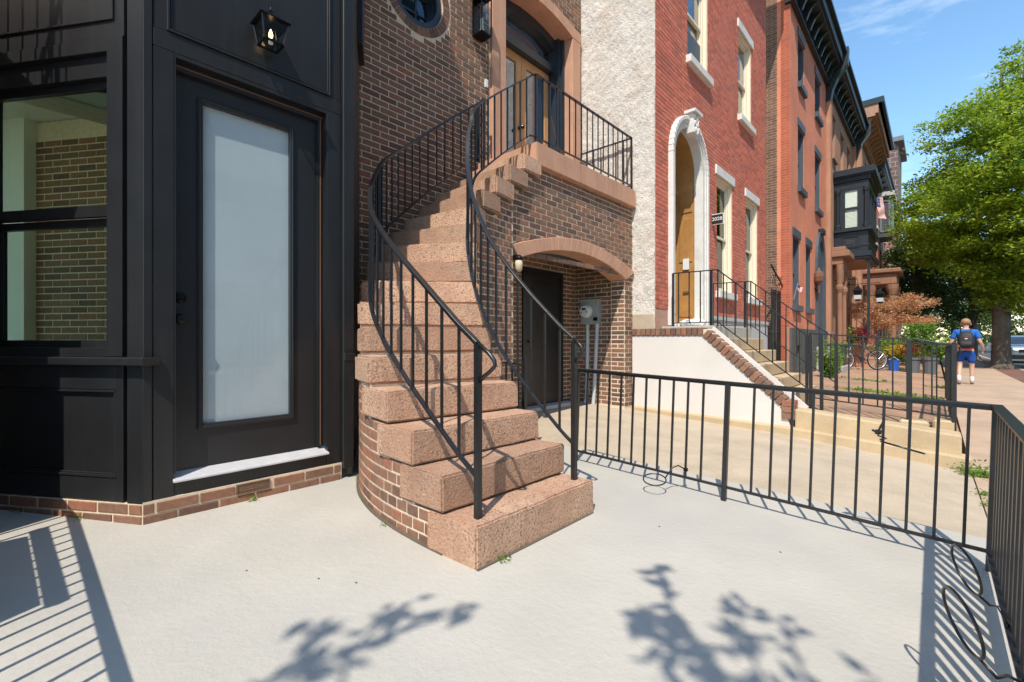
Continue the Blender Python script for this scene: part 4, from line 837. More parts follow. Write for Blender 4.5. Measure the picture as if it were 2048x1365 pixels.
for z, c in ((2.46, 'meter_white'), (1.95, 'bronze_strip')):
    MB().box(XR - .32, XR - .21, AC + AHW - .04, AC + AHW - .012, z - .1 if c == 'meter_white' else z - .02, z + .1 if c == 'meter_white' else z + .02).build('intercom' if c == 'meter_white' else 'mail_slot', c, vb, bevel=.004)
# house number plate
def text_mesh(s, size, mat, parent, name='lettering', ext=.003):
    cu = bpy.data.curves.new('txt', 'FONT'); cu.body = s; cu.size = size; cu.extrude = ext; cu.align_x = 'CENTER'; cu.align_y = 'CENTER'
    to = bpy.data.objects.new('txt', cu); COL.objects.link(to); dg = bpy.context.evaluated_depsgraph_get(); me = bpy.data.meshes.new_from_object(to.evaluated_get(dg)); bpy.data.objects.remove(to)
    me.materials.clear(); me.materials.append(MAT[mat]); o = bpy.data.objects.new(name, me); COL.objects.link(o); o.parent = parent; o.matrix_parent_inverse = W[parent].inverted(); return o
npl = thing('number_plate', 'small black house number plate with white border right of the white arch', 'sign', (-2.97, 8.9, 3.2))
MB().box(-3.10, -2.88, 8.93, 8.95, 3.23, 3.43).build('border', 'white_paint', npl)
MB().box(-3.09, -2.89, 8.922, 8.928, 3.245, 3.415).build('plate', 'black_part', npl)
tx = text_mesh('2028', .092, 'white_paint', npl); tx.matrix_basis = Matrix.Translation((-2.99, 8.918, 3.33)) @ Matrix.Rotation(R(90), 4, 'X')
# stoop of the red house
stp = thing('stoop', 'concrete stoop of the red house with white rendered cheek wall and brick coping', 'stoop', (-2.2, 7.5, .1))
N_ = 6
for k in range(N_):
    z = 1.28 - .18 * k; x1 = -2.3 + .185 * k
    MB().box(-3.08 if k == 0 else -2.36, x1, 6.74, 8.55, (z - .18) if k else -.1, z - .002 * k).build('step', 'step_concrete' if k else 'grey_concrete', stp, bevel=.012, seg=2)
FCK = Fr((0, 6.5, 0), (1, 0, 0), (0, -1, 0))
MB().fprism(FCK, [(-3.44, -.1), (-1.315, -.2), (-1.30, -.06), (-1.36, .2), (-2.37, 1.125), (-3.44, 1.14)], -.22, 0).build('cheek_wall', 'white_render', stp, bevel=.006)
MB().fprism(FCK, [(-3.44, 1.141), (-2.362, 1.127), (-1.33, .2), (-1.27, .24), (-2.31, 1.225), (-3.44, 1.225)], -.21, -.015).build('coping_mortar', 'mortar', stp)
for k in range(14):
    x = -3.435 + k * .077; MB().fbox(FCK, x, x + .066, 1.145, 1.245, -.19, .02).build('coping_brick', 'stair_brick', stp, bevel=.004)
a, b = Vector((-2.34, 1.165)), Vector((-1.33, .235)); dv = (b - a).normalized(); up = Vector((-dv.y, dv.x)); up = up if up.y > 0 else -up
nb = 17
for k in range(nb):
    p = a.lerp(b, k / nb); q = a.lerp(b, (k + .84) / nb); lo = -.045; hi = .065
    MB().fprism(FCK, [(p + up * lo)[:], (q + up * lo)[:], (q + up * hi)[:], (p + up * hi)[:]], -.19, .02).build('coping_brick', 'stair_brick', stp, bevel=.004)
for k in range(3): MB().fbox(FCK, -1.40, -1.26, -.02 + k * .078 + .12, .05 + k * .078 + .12, -.16, .025).build('coping_brick', 'stair_brick', stp, bevel=.004)
MB().hexa([(-2.34, 6.69, 1.13), (-1.2, 6.69, .12), (-1.2, 6.76, .12), (-2.34, 6.76, 1.13), (-2.30, 6.69, 1.262), (-1.16, 6.69, .24), (-1.16, 6.76, .24), (-2.30, 6.76, 1.262)]).build('coping_edge', 'white_render', stp)
# railings of the stoop
def stoop_rail(label, Y, x0, xb, xe, zt0, ze, zb0, zbe, step=.135, group=None, floor=None):
    o = thing('stoop_railing', label, 'railing', (xb, Y, zb0), group=group)
    T = [Vector((x0, Y, zt0)), Vector((xb, Y, zt0 - .01)), Vector((xe, Y, ze))]; B_ = [Vector((x0, Y, zb0)), Vector((xb, Y, zb0)), Vector((xe, Y, zbe))]
    for i in (0, 1):
        MB().bar(T[i], T[i + 1], .03, .014).build('handrail', 'iron', o); MB().bar(B_[i], B_[i + 1], .02, .012).build('bottom_rail', 'iron', o)
        n = max(1, int((T[i + 1].x - T[i].x) / step))
        for k in range(1, n + 1): f = k / n - .5 / n; p = B_[i].lerp(B_[i + 1], f); q = T[i].lerp(T[i + 1], f); MB().bar(p, q, .014).build('baluster', 'iron', o)
    for p, q, w_ in ((B_[0], T[0], .026), (B_[1] + Vector((-.09, 0, 0)), T[1] + Vector((-.09, 0, 0)), .032), (B_[1], T[1], .016), (B_[2], T[2], .032)): MB().bar(p - Vector((0, 0, .12 if w_ > .03 else .06)), q, w_).build('post', 'iron', o)
    MB().bar((xe, Y, zbe - .3), (xe, Y, zbe), .034).build('post', 'iron', o)
    return o
stoop_rail('near iron railing of the red house stoop, above the brick coping', 6.80, -2.92, -2.27, -1.19, 2.08, 1.13, 1.33, .47)
stoop_rail('far iron railing of the red house stoop, beside the tall windows', 8.50, -2.92, -2.30, -1.1, 2.08, 1.08, 1.33, .42)
# newspapers in white plastic on the door step
bag = thing('plastic_bag', 'crumpled white plastic bags lying at the oak door of the red house', 'bag', (-2.9, 7.55, 1.3))
for k, (x, y, r) in enumerate(((-2.92, 7.35, .11), (-2.86, 7.6, .12), (-2.9, 7.85, .1))):
    bm = MB().ball((x, y, 1.28 + r * .55), r, r * 1.6, r * .62, 14, 8); bm.v = [tuple(Vector(v) + Vector((noise.noise(Vector(v) * 16), noise.noise(Vector(v) * 16 + Vector((5, 1, 2))), noise.noise(Vector(v) * 19))) * .03) for v in bm.v]
    bm.build('bag_lobe', 'white_paint', bag)
# neighbour's forecourt fence
nf = thing('iron_fence', 'black iron fence and gate round the neighbour forecourt beyond the driveway', 'fence', (.17, 6.8, .1))
def zf2(x, y): return zf(x, y) + .02
def fence_run(o, p, q, hgt, step=.135, posts=(), w=.015, bal=True):
    p = Vector(p); q = Vector(q); 
    a, b = Vector((p.x, p.y, zf2(p.x, p.y))), Vector((q.x, q.y, zf2(q.x, q.y))); U = Vector((0, 0, 1))
    MB().bar(a + U * hgt, b + U * hgt, .03, .016).build('top_rail', 'iron', o); MB().bar(a + U * .13, b + U * .13, .02, .014).build('bottom_rail', 'iron', o)
    n = int((b - a).length / step)
    if bal:
        for k in range(1, n): r = a.lerp(b, k / n); MB().bar(r + U * .13, r + U * hgt, w).build('baluster', 'iron', o)
    for f in posts: r = a.lerp(b, f); MB().bar(r - U * .08, r + U * (hgt + .004), .036).build('post', 'iron', o)
fence_run(nf, (-1.17, 6.82, 0), (-.22, 6.82, 0), .93, .135, (.02, .14, 1))
fence_run(nf, (-.20, 6.84, 0), (.15, 6.80, 0), .90, .12, (1,))
fence_run(nf, (.155, 6.9, 0), (.15, 11.6, 0), .92, .15, (.0, .2, .45, .7, 1))
fence_run(nf, (-.25, 8.4, 0), (.15, 8.4, 0), .92, .13, (0, 1))
MB().tube([(-.18, 6.86, 1.09), (.10, 6.84, 1.02), (.19, 6.83, 1.0), (.2, 6.83, .95), (.17, 6.83, .86)], .009, 8).build('handrail', 'iron', nf)
# ================================================================ house 3: orange-red brick with slate trim
X3 = -2.77; F3 = Fr((X3, 0, 0), (0, 1, 0), (1, 0, 0)); S3 = Fr((0, 13.69, 0), (-1, 0, 0), (0, -1, 0))
h3 = thing('brick_house', 'orange-red brick row house with slate blue window trim and black bracketed cornice', 'house', (-3, 16, 0))
def wall_with_holes(fr, s0, s1, z0, z1, holes, d0, d1):
    cuts = sorted({s0, s1} | {h[0] for h in holes} | {h[1] for h in holes}); w = MB()
    for a, b in zip(cuts, cuts[1:]):
        zz = [(z0, z1)]
        for p0, p1, q0, q1 in holes:
            if p0 < (a + b) / 2 < p1: zz = [q for p, r in zz for q in ((p, min(r, q0)), (max(p, q1), r)) if q[1] - q[0] > .01]
        for p, r in zz: w.fbox(fr, a, b, p, r, d0, d1)
    return w
W3 = [(14.62, 15.4, 8.15, 9.42), (17.05, 17.95, 8.2, 9.42), (14.62, 15.4, 5.3, 6.95), (17.05, 17.95, 5.25, 6.95), (14.0, 14.82, 2.02, 3.85), (15.68, 16.42, 2.02, 3.85)]
D3 = (17.15, 18.5, .9, 3.4)
wall_with_holes(F3, 13.695, 19.0, 1.4, 10.05, W3 + [D3], -.3, 0).build('wall', 'orange_brick', h3)
wall_with_holes(F3, 13.70, 19.0, -.3, 1.4, [(17.15, 18.5, .9, 1.4), (14.25, 14.75, .3, .95)], -.3, .05).build('base', 'grey_base', h3)
MB().fbox(F3, 14.25, 14.75, .3, .95, -.25, -.2).build('cellar_opening', 'dark_room', h3)
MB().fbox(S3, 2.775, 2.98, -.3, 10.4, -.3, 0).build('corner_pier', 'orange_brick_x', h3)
MB().fbox(S3, 2.985, 9, -.3, 10.6, -.3, -.008).build('side_wall', 'alley_brick', h3)
MB().fbox(S3, 2.78, 2.83, -.2, 1.42, 0, .06).build('corner_board', 'brownstone_far', h3)
for s0, s1, z0, z1 in W3: dh_window(h3, F3, s0, s1, z0, z1, 'slate_paint', 'slate_paint', dep=.14, shade=.25, lh=.22, ls=.07, sh=.16, glass='glass_mirror', fw=.05)
def cornice(parent, fr, s0, s1, z, out, hgt, mat, nb, end=True):
    c = MB().fbox(fr, s0, s1, z + hgt * .55, z + hgt, -.1, out).fbox(fr, s0 - .02, s1 + .02, z + hgt, z + hgt + .09, -.1, out + .1).fbox(fr, s0 - .01, s1 + .01, z + hgt * .42, z + hgt * .55, -.1, out * .86).fbox(fr, s0, s1, z - .15, z + hgt * .42, -.1, .08).fbox(fr, s0, s1, z - .19, z - .15, -.1, .12).build('cornice', mat, parent)
    for k in range(nb):
        s = lerp(s0 + .22, s1 - .22, k / (nb - 1)); w = .09
        MB().fprism(Fr(fr.P(s - w / 2, 0, 0), fr.n, fr.s), [(.08, z - .12), (.16, z - .08), (.22, z + hgt * .12), (out * .55, z + hgt * .25), (out * .8, z + hgt * .42), (.08, z + hgt * .42)], 0, w).build('bracket', mat, c)
        MB().fbox(fr, s + .14, s + .24, z + hgt * .1, z + hgt * .3, .08, .11).build('frieze_block', mat, c)
    if end:
        e = MB().fprism(Fr(fr.P(s1 - .02, 0, 0), fr.n, fr.s), [(.0, z - .75), (.14, z - .7), (.2, z - .35), (out * .7, z), (out + .12, z + hgt * .5), (out + .14, z + hgt + .2), (0, z + hgt + .2)], 0, .26).build('end_console', mat, c)
        p = fr.P(s1 + .11, z + hgt + .2, out * .6); MB().lathe(p, [(.17, 0), (.17, .06), (.08, .1), (.07, .3), (.15, .36), (.15, .42), (.03, .5)], 8).build('finial', 'grey_concrete', c)
    return c
cornice(h3, F3, 13.6, 19.0, 10.0, .5, .72, 'cornice_paint', 10)
MB().fbox(F3, 13.7, 19, 10.05, 10.9, -6, -.12).build('roof', 'roof_slate', h3)
def pointed(sc, hw, z0, zsp, zt_, n=8):
    L_ = [(sc - hw * math.cos(math.pi / 2 * i / n) ** .8, zsp + (zt_ - zsp) * math.sin(math.pi / 2 * i / n)) for i in range(n + 1)]
    R_ = [(2 * sc - s, z) for s, z in L_[::-1][1:]]; return [(sc - hw, z0)] + L_ + R_ + [(sc + hw, z0)]
pd = MB().strip(F3, pointed(17.82, .52, .9, 3.3, 4.3), pointed(17.82, .72, .9, 3.4, 4.58), -.1, .07).build('door_surround', 'slate_paint', h3)
MB().fprism(F3, pointed(17.82, .53, .9, 3.3, 4.3), -.24, .004).build('door_recess', 'slate_paint', pd)
MB().fbox(F3, 17.4, 17.8, 1.0, 3.2, .004, .02).fbox(F3, 17.84, 18.24, 1.0, 3.2, .004, .02).build('door_leaf', 'slate_paint', pd, bevel=.01)
MB().fbox(F3, 17.6, 18.05, 4.5, 4.66, -.02, .14).build('crown', 'cornice_paint', pd)
# lantern and little flag on house 3
l3 = thing('wall_lantern', 'brass wall lantern left of the pointed slate door', 'lantern', F3.P(16.95, 2.7, .1))
MB().lathe(F3.P(16.95, 2.55, .12), [(.02, 0), (.03, .25), (.05, .3), (.13, .36), (.15, .5), (.13, .62), (.05, .68), (.02, .78)], 10).build('lamp', 'bronze_strip', l3)
MB().tube([F3.P(16.95, 2.7, 0), F3.P(16.95, 2.62, .06), F3.P(16.95, 2.7, .12)], .015, 6).build('arm', 'dark_hardware', l3)
def flag(o, org, u, v, w, h, rip=.05):
    """u along the stripes, v down"""
    org = Vector(org); u = Vector(u); v = Vector(v); nn = u.cross(v).normalized(); nx, ny = 14, 13
    P = lambda i, j: org + u * (w * i / nx) + v * (h * j / ny) + nn * (rip * math.sin(i * .8 + j * .25) * (i / nx + .15)) + Vector((0, 0, -.06 * w * math.sin(math.pi * i / nx)))
    for c, name in ((0, 'red_stripes'), (1, 'white_stripes'), (2, 'canton')):
        m = MB()
        for j in range(ny):
            for i in range(nx):
                k = 2 if (i < 6 and j < 7) else (j % 2)
                if k == c: m.add([P(i, j), P(i + 1, j), P(i + 1, j + 1), P(i, j + 1)], [(0, 1, 2, 3)])
        m.build(name, ['flag_red', 'white_paint', 'flag_blue'][c], o, recalc=False)
    m = MB()
    for j in range(5):
        for i in range(6): q = org + u * (w * (i + .6) / nx) + v * (h * (j + .9) / ny * 1.15) + nn * .02; m.ball(q, w * .012, None, None, 5, 3)
    m.build('stars', 'white_paint', o)
Mt('flag_red', (.52, .03, .04), .8, .05); Mt('flag_blue', (.03, .04, .16), .8, .05)
f1 = thing('flag', 'tiny american flag on a stick at the lower window of the orange brick house', 'flag', F3.P(14.0, 2.9, .2))
flag(f1, F3.P(14.0, 2.55, .12), (.2, .9, -.25), (0, -.2, -1), .26, .16, .02); MB().tube([F3.P(13.95, 2.15, .03), F3.P(14.0, 2.58, .12)], .008, 6).build('stick', 'pale_bark', f1)
# alley gate
ga = thing('iron_gate', 'tall dark iron gate closing the alley between the red and the orange brick house', 'gate', (-2.95, 13.2, 0))
for k in range(9): MB().bar((-2.98, 12.76 + .112 * k, .1), (-2.98, 12.76 + .112 * k, 2.35), .022 if k not in (3, 7) else .06).build('bar', 'iron', ga)
for z in (.25, 1.3, 2.3): MB().bar((-2.98, 12.72, z), (-2.98, 13.68, z), .02, .04).build('rail', 'iron', ga)
MB().bar((-2.98, 12.7, 2.95), (-2.94, 13.68, 2.5), .03).build('spike_bar', 'iron', ga)
m = MB()
for k in range(26): y = random.uniform(12.75, 13.65); z = 2.35 + random.uniform(0, .35); m.tube([(-2.98 + random.uniform(-.06, .06), y, z), (-2.98, y + .05, z + .07), (-2.98 + random.uniform(-.06, .06), y + .1, z)], .006, 4)
m.build('barbed_scroll', 'iron', ga)
# stoop of house 3
s3 = thing('stoop', 'low grey stoop before the pointed slate door', 'stoop', (-2.2, 18, 0))
for k in range(3): MB().box(-2.72, -2.45 + .2 * k, 17.0 - .02 * k, 18.7, -.1, .88 - .3 * k).build('step', 'grey_concrete', s3, bevel=.01)
stoop_rail('iron railing of the brownstone stoop behind the bicycle', 21.2, -2.7, -2.35, -1.5, 2.02, 1.33, 1.1, .5, .13)
Mt('grey_plastic_dark', (.09, .095, .1), .6, .1)
# ================================================================ house 4: brownstone with the black oriel
X4 = -2.75; F4 = Fr((X4, 0, 0), (0, 1, 0), (1, 0, 0))
h4 = thing('brownstone_house', 'brownstone row house with dark tall windows and a black oriel', 'house', (-3, 22, 0))
W4 = [(20.1, 20.85, 7.75, 9.25), (22.2, 23.0, 7.75, 9.25), (24.0, 24.8, 7.75, 9.25), (19.65, 20.3, 1.2, 3.6), (24.2, 25.0, 1.6, 3.6)]
wall_with_holes(F4, 19.01, 26.0, -.3, 10.1, W4, -.3, 0).fbox(F4, 19.0, 19.35, -.3, 9.9, 0, .12).fbox(F4, 25.7, 26.0, -.3, 9.9, 0, .12).build('wall', 'brownstone_far', h4)
for w_ in W4: dh_window(h4, F4, *w_, 'brownstone_far', 'brownstone_far', dep=.2, shade=.0, glass='glass_dark', fw=.06)
cornice(h4, F4, 19.27, 26.0, 10.0, .48, .68, 'cornice_paint', 10)
# hood and columns of the entrance
pc = MB().fbox(F4, 19.25, 20.6, 3.95, 4.15, 0, .62).fbox(F4, 19.35, 20.5, 3.7, 3.95, 0, .42).fbox(F4, 19.3, 20.55, 4.15, 4.3, 0, .5).build('porch_hood', 'porch_stone', h4, bevel=.02)
for s in (19.42, 20.45):
    MB().lathe(F4.P(s, .8, .32), [(.11, 0), (.11, .1), (.075, .16), (.07, 1.9), (.085, 1.95), (.12, 2.05), (.12, 2.15), (.08, 2.2), (.11, 2.9)], 12).build('column', 'porch_stone', pc)
MB().strip(F4, [(19.55 + .42 - .42 * math.cos(math.pi * i / 12), 3.1 + .42 * math.sin(math.pi * i / 12)) for i in range(13)], [(19.45 + 1.04 * i / 12, 3.72) for i in range(13)], .22, .42).build('porch_arch', 'porch_stone', pc)
MB().box(-2.74, -2.0, 21.25, 22.6, -.1, .9).box(-2.0, -1.6, 21.25, 22.6, -.1, .45).build('stoop', 'brownstone_far', h4, bevel=.02)
# oriel
orl4 = thing('oriel_window', 'black painted oriel bay window projecting from the brownstone house', 'oriel', (-2.2, 21.5, 4.0))
FO = Fr((0, 20.55, 0), (1, 0, 0), (0, -1, 0)); FOx = Fr((-1.72, 0, 0), (0, 1, 0), (1, 0, 0))
def obox(x0, x1, y0, y1, z0, z1, name, par, bev=.01): return MB().box(x0, x1, y0, y1, z0, z1).build(name, 'oriel_paint', par, bevel=bev)
ob = obox(-2.74, -1.72, 20.55, 23.4, 4.45, 4.52, 'body', orl4)
obox(-2.74, -1.74, 20.57, 23.38, 4.25, 5.0, 'apron', orl4); obox(-2.74, -1.62, 20.45, 23.5, 5.0, 5.1, 'sill', orl4); obox(-2.74, -1.64, 20.47, 23.48, 4.08, 4.25, 'base_moulding', orl4); obox(-2.74, -1.68, 20.51, 23.44, 4.0, 4.08, 'base_moulding', orl4)
obox(-2.74, -1.72, 20.55, 23.4, 6.55, 6.8, 'head', orl4); obox(-2.74, -1.66, 20.49, 23.46, 6.8, 6.95, 'frieze', orl4); obox(-2.74, -1.52, 20.35, 23.6, 7.0, 7.22, 'cornice', orl4); obox(-2.74, -1.58, 20.41, 23.54, 6.95, 7.0, 'cornice_bed', orl4)
for k in range(14): x = -2.66 + .069 * k; MB().box(x, x + .035, 20.44, 20.49, 6.87, 6.93).build('dentil', 'oriel_paint', orl4)
for x in (-2.62, -1.80):
    MB().lathe((x, 20.53, 5.1), [(.09, 0), (.09, .15), (.06, .18), (.055, 1.25), (.075, 1.3), (.085, 1.42), (.05, 1.45)], 10).build('colonnette', 'oriel_paint', orl4)
ow_ = MB().frame(FO, -2.47, -1.98, 5.1, 6.55, .06, -.06, 0).fbox(FO, -2.47, -1.98, 5.80, 5.88, -.06, .01).build('window', 'oriel_paint', orl4)
MB().fbox(FO, -2.72, -2.47, 5.1, 6.55, -.06, -.01).fbox(FO, -1.98, -1.73, 5.1, 6.55, -.06, -.01).build('side_panel', 'oriel_paint', orl4)
MB().add([FO.P(-2.42, 5.15, -.04), FO.P(-2.03, 5.15, -.04), FO.P(-2.03, 6.5, -.04), FO.P(-2.42, 6.5, -.04)], [(0, 1, 2, 3)]).build('pane', 'glass_clear', ow_, recalc=False)
bl_ = MB()
for k in range(14): bl_.fbox(FO, -2.42, -2.03, 5.16 + .047 * k, 5.20 + .047 * k, -.05, -.045)
bl_.fbox(FO, -2.42, -2.03, 5.84, 6.5, -.05, -.045).build('blind', 'blind', ow_)
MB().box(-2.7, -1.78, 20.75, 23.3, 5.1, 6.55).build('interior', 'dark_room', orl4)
MB().fbox(FOx, 20.6, 23.35, 5.1, 6.55, -.06, -.05).build('street_pane', 'glass_dark', orl4)
for y in (20.58, 21.5, 22.4, 23.3): obox(-1.80, -1.715, y, y + .1, 5.1, 6.55, 'mullion', orl4)
pnl = MB().frame(FO, -2.5, -2.0, 4.42, 4.84, .025, -.02, .012).build('panel', 'oriel_paint', orl4)
tx = text_mesh('221', .17, 'grey_plastic_dark', orl4); tx.matrix_basis = Matrix.Translation((-2.25, 20.55, 4.63)) @ Matrix.Rotation(R(90), 4, 'X')
MB().box(-2.6, -1.85, 20.7, 23.2, 3.93, 4.0).build('soffit', 'brownstone_far', orl4)
MB().box(-1.78, -1.70, 20.62, 20.72, 1.2, 4.0).build('support_post', 'oriel_paint', orl4)
for k, (y, lab) in enumerate(((20.7, 'black framed hanging lantern under the oriel, the left pale one'), (22.6, 'black framed hanging lantern under the oriel, the right dark one'))):
    x = -2.05 + .5 * k; l_ = thing('hanging_lantern', lab, 'lantern', (x, y, 2.6)); s_ = 1.25
    MB().loft([[(x + a * r, y + b * r, z) for a, b in ((-1, -1), (1, -1), (1, 1), (-1, 1))] for r, z in ((.07, 2.5), (.12, 2.85), (.15, 2.86), (.05, 3.0), (.02, 3.08))]).build('cage', 'dark_hardware', l_)
    MB().box(x - .1, x + .1, y - .1, y + .1, 2.56, 2.8).build('pane', 'light_grey', l_); MB().tube([(x, y, 3.08), (x, y, 3.3), (-2.74, y, 3.3)], .012, 6).build('arm', 'dark_hardware', l_)
# ================================================================ house 5, house 6 and the stone tower
h5 = thing('brownstone_house', 'brownstone row house with heavy bracketed brown cornice and columned portico', 'house', (-3, 29, 0))
F5 = Fr((-2.6, 0, 0), (0, 1, 0), (1, 0, 0)); W5 = [(27, 27.9, 8.2, 10), (29.2, 30.1, 8.2, 10), (31.4, 32.3, 8.2, 10), (29.5, 30.5, 4.6, 6.8), (31.4, 32.3, 4.6, 6.8)]
wall_with_holes(F5, 26.05, 33.0, -.3, 11.0, W5, -.4, 0).fbox(F5, 26.05, 26.6, -.3, 10.8, 0, .15).build('wall', 'brownstone_far', h5)
for w_ in W5: dh_window(h5, F5, *w_, 'brownstone_far', 'brownstone_far', dep=.2, shade=0, glass='glass_dark', fw=.06)
cornice(h5, F5, 26.05, 33.0, 10.7, .75, .9, 'brownstone_far', 11, False); MB().fbox(F5, 26, 33.05, 11.6, 11.85, -.2, .95).build('cornice_top', 'cornice_paint', h5)
pt = MB().box(-2.6, -1.25, 26.6, 28.6, 3.6, 4.1).box(-2.6, -1.1, 26.45, 28.75, 4.1, 4.3).build('portico', 'porch_stone', h5, bevel=.04); MB().box(-2.6, -1.3, 26.6, 28.6, -.2, .7).build('stoop', 'brownstone_far', h5, bevel=.04)
for x, y in ((-1.42, 26.78), (-1.42, 28.4), (-2.2, 26.78)): MB().lathe((x, y, .7), [(.2, 0), (.2, .12), (.15, .2), (.13, 2.4), (.16, 2.45), (.22, 2.7), (.24, 2.9)], 12).build('column', 'porch_stone', pt)
f2 = thing('flag', 'american flag hanging from a pole on the facade beyond the black oriel', 'flag', (-1.9, 27, 6))
flag(f2, (-2.02, 27.1, 7.75), (.10, .1, -1), (.6, .6, -.12), 1.0, .42, .03); MB().tube([(-2.6, 26.8, 7.1), (-1.98, 27.2, 7.9)], .02, 6).build('pole', 'white_paint', f2)
h6 = thing('brick_house', 'far orange brick row with pale bay trim before the stone tower', 'house', (-3, 43, 0))
F6 = Fr((-2.55, 0, 0), (0, 1, 0), (1, 0, 0)); W6 = []
for k in range(7):
    for z in (1.6, 4.8, 7.8): W6.append((34.3 + 2.75 * k, 35.3 + 2.75 * k, z, z + 1.9))
wall_with_holes(F6, 33.05, 53.5, -.3, 10.8, W6, -.4, 0).build('wall', 'far_brick', h6)
for w_ in W6:
    wn = MB().frame(F6, *w_, .08, -.2, -.1).build('window', 'cream_paint', h6); MB().fbox(F6, w_[0], w_[1], w_[2], w_[3], -.22, -.21).build('pane', 'glass_mirror', wn); MB().fbox(F6, w_[0], w_[1], w_[2] - .15, w_[2], -.1, .09).build('sill', 'light_grey', wn); MB().fbox(F6, w_[0], w_[1], w_[3], w_[3] + .2, -.1, .05).build('lintel', 'light_grey', wn)
cornice(h6, F6, 33.05, 53.5, 10.4, .5, .7, 'slate_paint', 16, False)
by = MB().box(-2.55, -1.9, 35.5, 37.5, 7.3, 9.7).build('bay', 'slate_paint', h6); MB().box(-2.55, -1.75, 35.3, 37.7, 9.7, 9.95).build('bay_cornice', 'light_grey', by)
MB().frame(Fr((0, 35.5, 0), (1, 0, 0), (0, -1, 0)), -2.45, -1.95, 7.6, 9.5, .1, 0, .05).build('bay_trim', 'roof_slate', by)
tw = thing('stone_tower', 'dark rubble stone tower with grey slate roof at the end of the row', 'tower', (-5, 57, 0))
MB().box(-9, -2.45, 54.0, 60, -.3, 18.9).build('shaft', 'tower_stone', tw)
rf = MB().loft([[(-9.4, 53.6, 18.9), (-2.05, 53.6, 18.9), (-2.05, 60.4, 18.9), (-9.4, 60.4, 18.9)], [(-9.4, 53.6, 19.3), (-2.05, 53.6, 19.3), (-2.05, 60.4, 19.3), (-9.4, 60.4, 19.3)], [(-8.6, 54.4, 19.6), (-2.9, 54.4, 19.6), (-2.9, 59.6, 19.6), (-8.6, 59.6, 19.6)], [(-7.4, 55.5, 20.8), (-4.2, 55.5, 20.8), (-4.2, 58.5, 20.8), (-7.4, 58.5, 20.8)], [(-6.2, 56.6, 23.6), (-5.5, 56.6, 23.6), (-5.5, 57.4, 23.6), (-6.2, 57.4, 23.6)]]).build('roof', 'roof_slate', tw)
MB().box(-4.5, -3.1, 53.9, 54.02, 14.2, 16.6).build('opening', 'dark_room', tw); MB().box(-4.7, -2.9, 53.7, 54, 16.6, 17.0).build('lintel', 'roof_slate', tw)
MB().prism([(-4.3, 52.5), (-2.7, 52.5), (-2.7, 54), (-4.3, 54)], 10, lambda x, y: 11.2 + (y - 52.5) * 1.6).build('dormer', 'roof_slate', tw)
# ================================================================ across the street (seen only in reflections)
op = thing('apartment_tower', 'pale concrete apartment slab with window bands across the street', 'building', (30, 6, 0))
MB().box(26, 38, -18, 34, -.3, 34).build('wall', 'light_grey', op)
for k in range(9): MB().box(25.9, 26, -16.5, 32.5, 3 + 3.4 * k, 4.7 + 3.4 * k).build('window_band', 'glass_mirror', op)
# ================================================================ the twin landing at the left, out of the picture
tl = thing('entrance_landing', 'brick landing with stone slab and iron rail left of the black bay', 'landing', (-3.9, -1.6, 0))
MB().box(-4.39, -3.48, -3.2, -.44, -.1, 3.10).build('wall', 'brown_brick', tl); MB().box(-4.39, -3.42, -3.25, -.40, 3.105, 3.36).build('slab', 'smooth_stone', tl)
MB().bar((-3.46, -3.2, 4.15), (-3.46, -.44, 4.15), .036, .014).bar((-3.46, -3.2, 3.43), (-3.46, -.44, 3.43), .028, .01).bar((-3.46, -.44, 4.149), (-4.38, -.44, 4.149), .036, .014).bar((-3.46, -.44, 3.429), (-4.38, -.44, 3.429), .028, .01).build('rail', 'iron', tl)
for k in range(22): MB().bar((-3.46, -3.1 + .125 * k, 3.36), (-3.46, -3.1 + .125 * k, 4.15), .0125).build('baluster', 'iron', tl)
for k in range(7): MB().bar((-3.55 - .12 * k, -.44, 3.36), (-3.55 - .12 * k, -.44, 4.15), .0125 if k else .03).build('baluster', 'iron', tl)
pb = thing('shadow_box', 'dark unseen box added behind the left terrace fence to shade the terrace', 'planter', (-2.85, -.6, 0))
MB().box(-3.30, -2.40, -.9, -.42, .03, .80).build('box', 'slate_paint', pb); MB().box(-3.36, -2.34, -.44, -.40, .84, .90).build('rim', 'slate_paint', pb)  # plain box and bar added out of view for their shadow on the terrace
# ================================================================ plants
def leaf(m, c, size, up=.35):
    d = Vector((random.gauss(0, 1), random.gauss(0, 1), random.gauss(0, .55))).normalized(); n = Vector((random.gauss(0, 1), random.gauss(0, 1), abs(random.gauss(0, 1)) + up)).normalized()
    s = d.cross(n)
    if s.length < .05: return
    s = s.normalized(); l = size * random.uniform(.7, 1.3); w = l * .5; c = Vector(c)
    b = len(m.v); m.v += [tuple(c), tuple(c + d * l * .5 + s * w * .5 - n * l * .06), tuple(c + d * l), tuple(c + d * l * .5 - s * w * .5 - n * l * .06)]; m.f.append((b, b + 1, b + 2, b + 3))
def clump(m, c, r, n, size, flat=.6):
    for _ in range(n):
        while True:
            p = Vector((random.uniform(-1, 1), random.uniform(-1, 1), random.uniform(-1, 1)))
            if p.length < 1: break
        p = p * (.45 + .55 * p.length); leaf(m, (c[0] + p.x * r, c[1] + p.y * r, c[2] + p.z * r * flat), size)
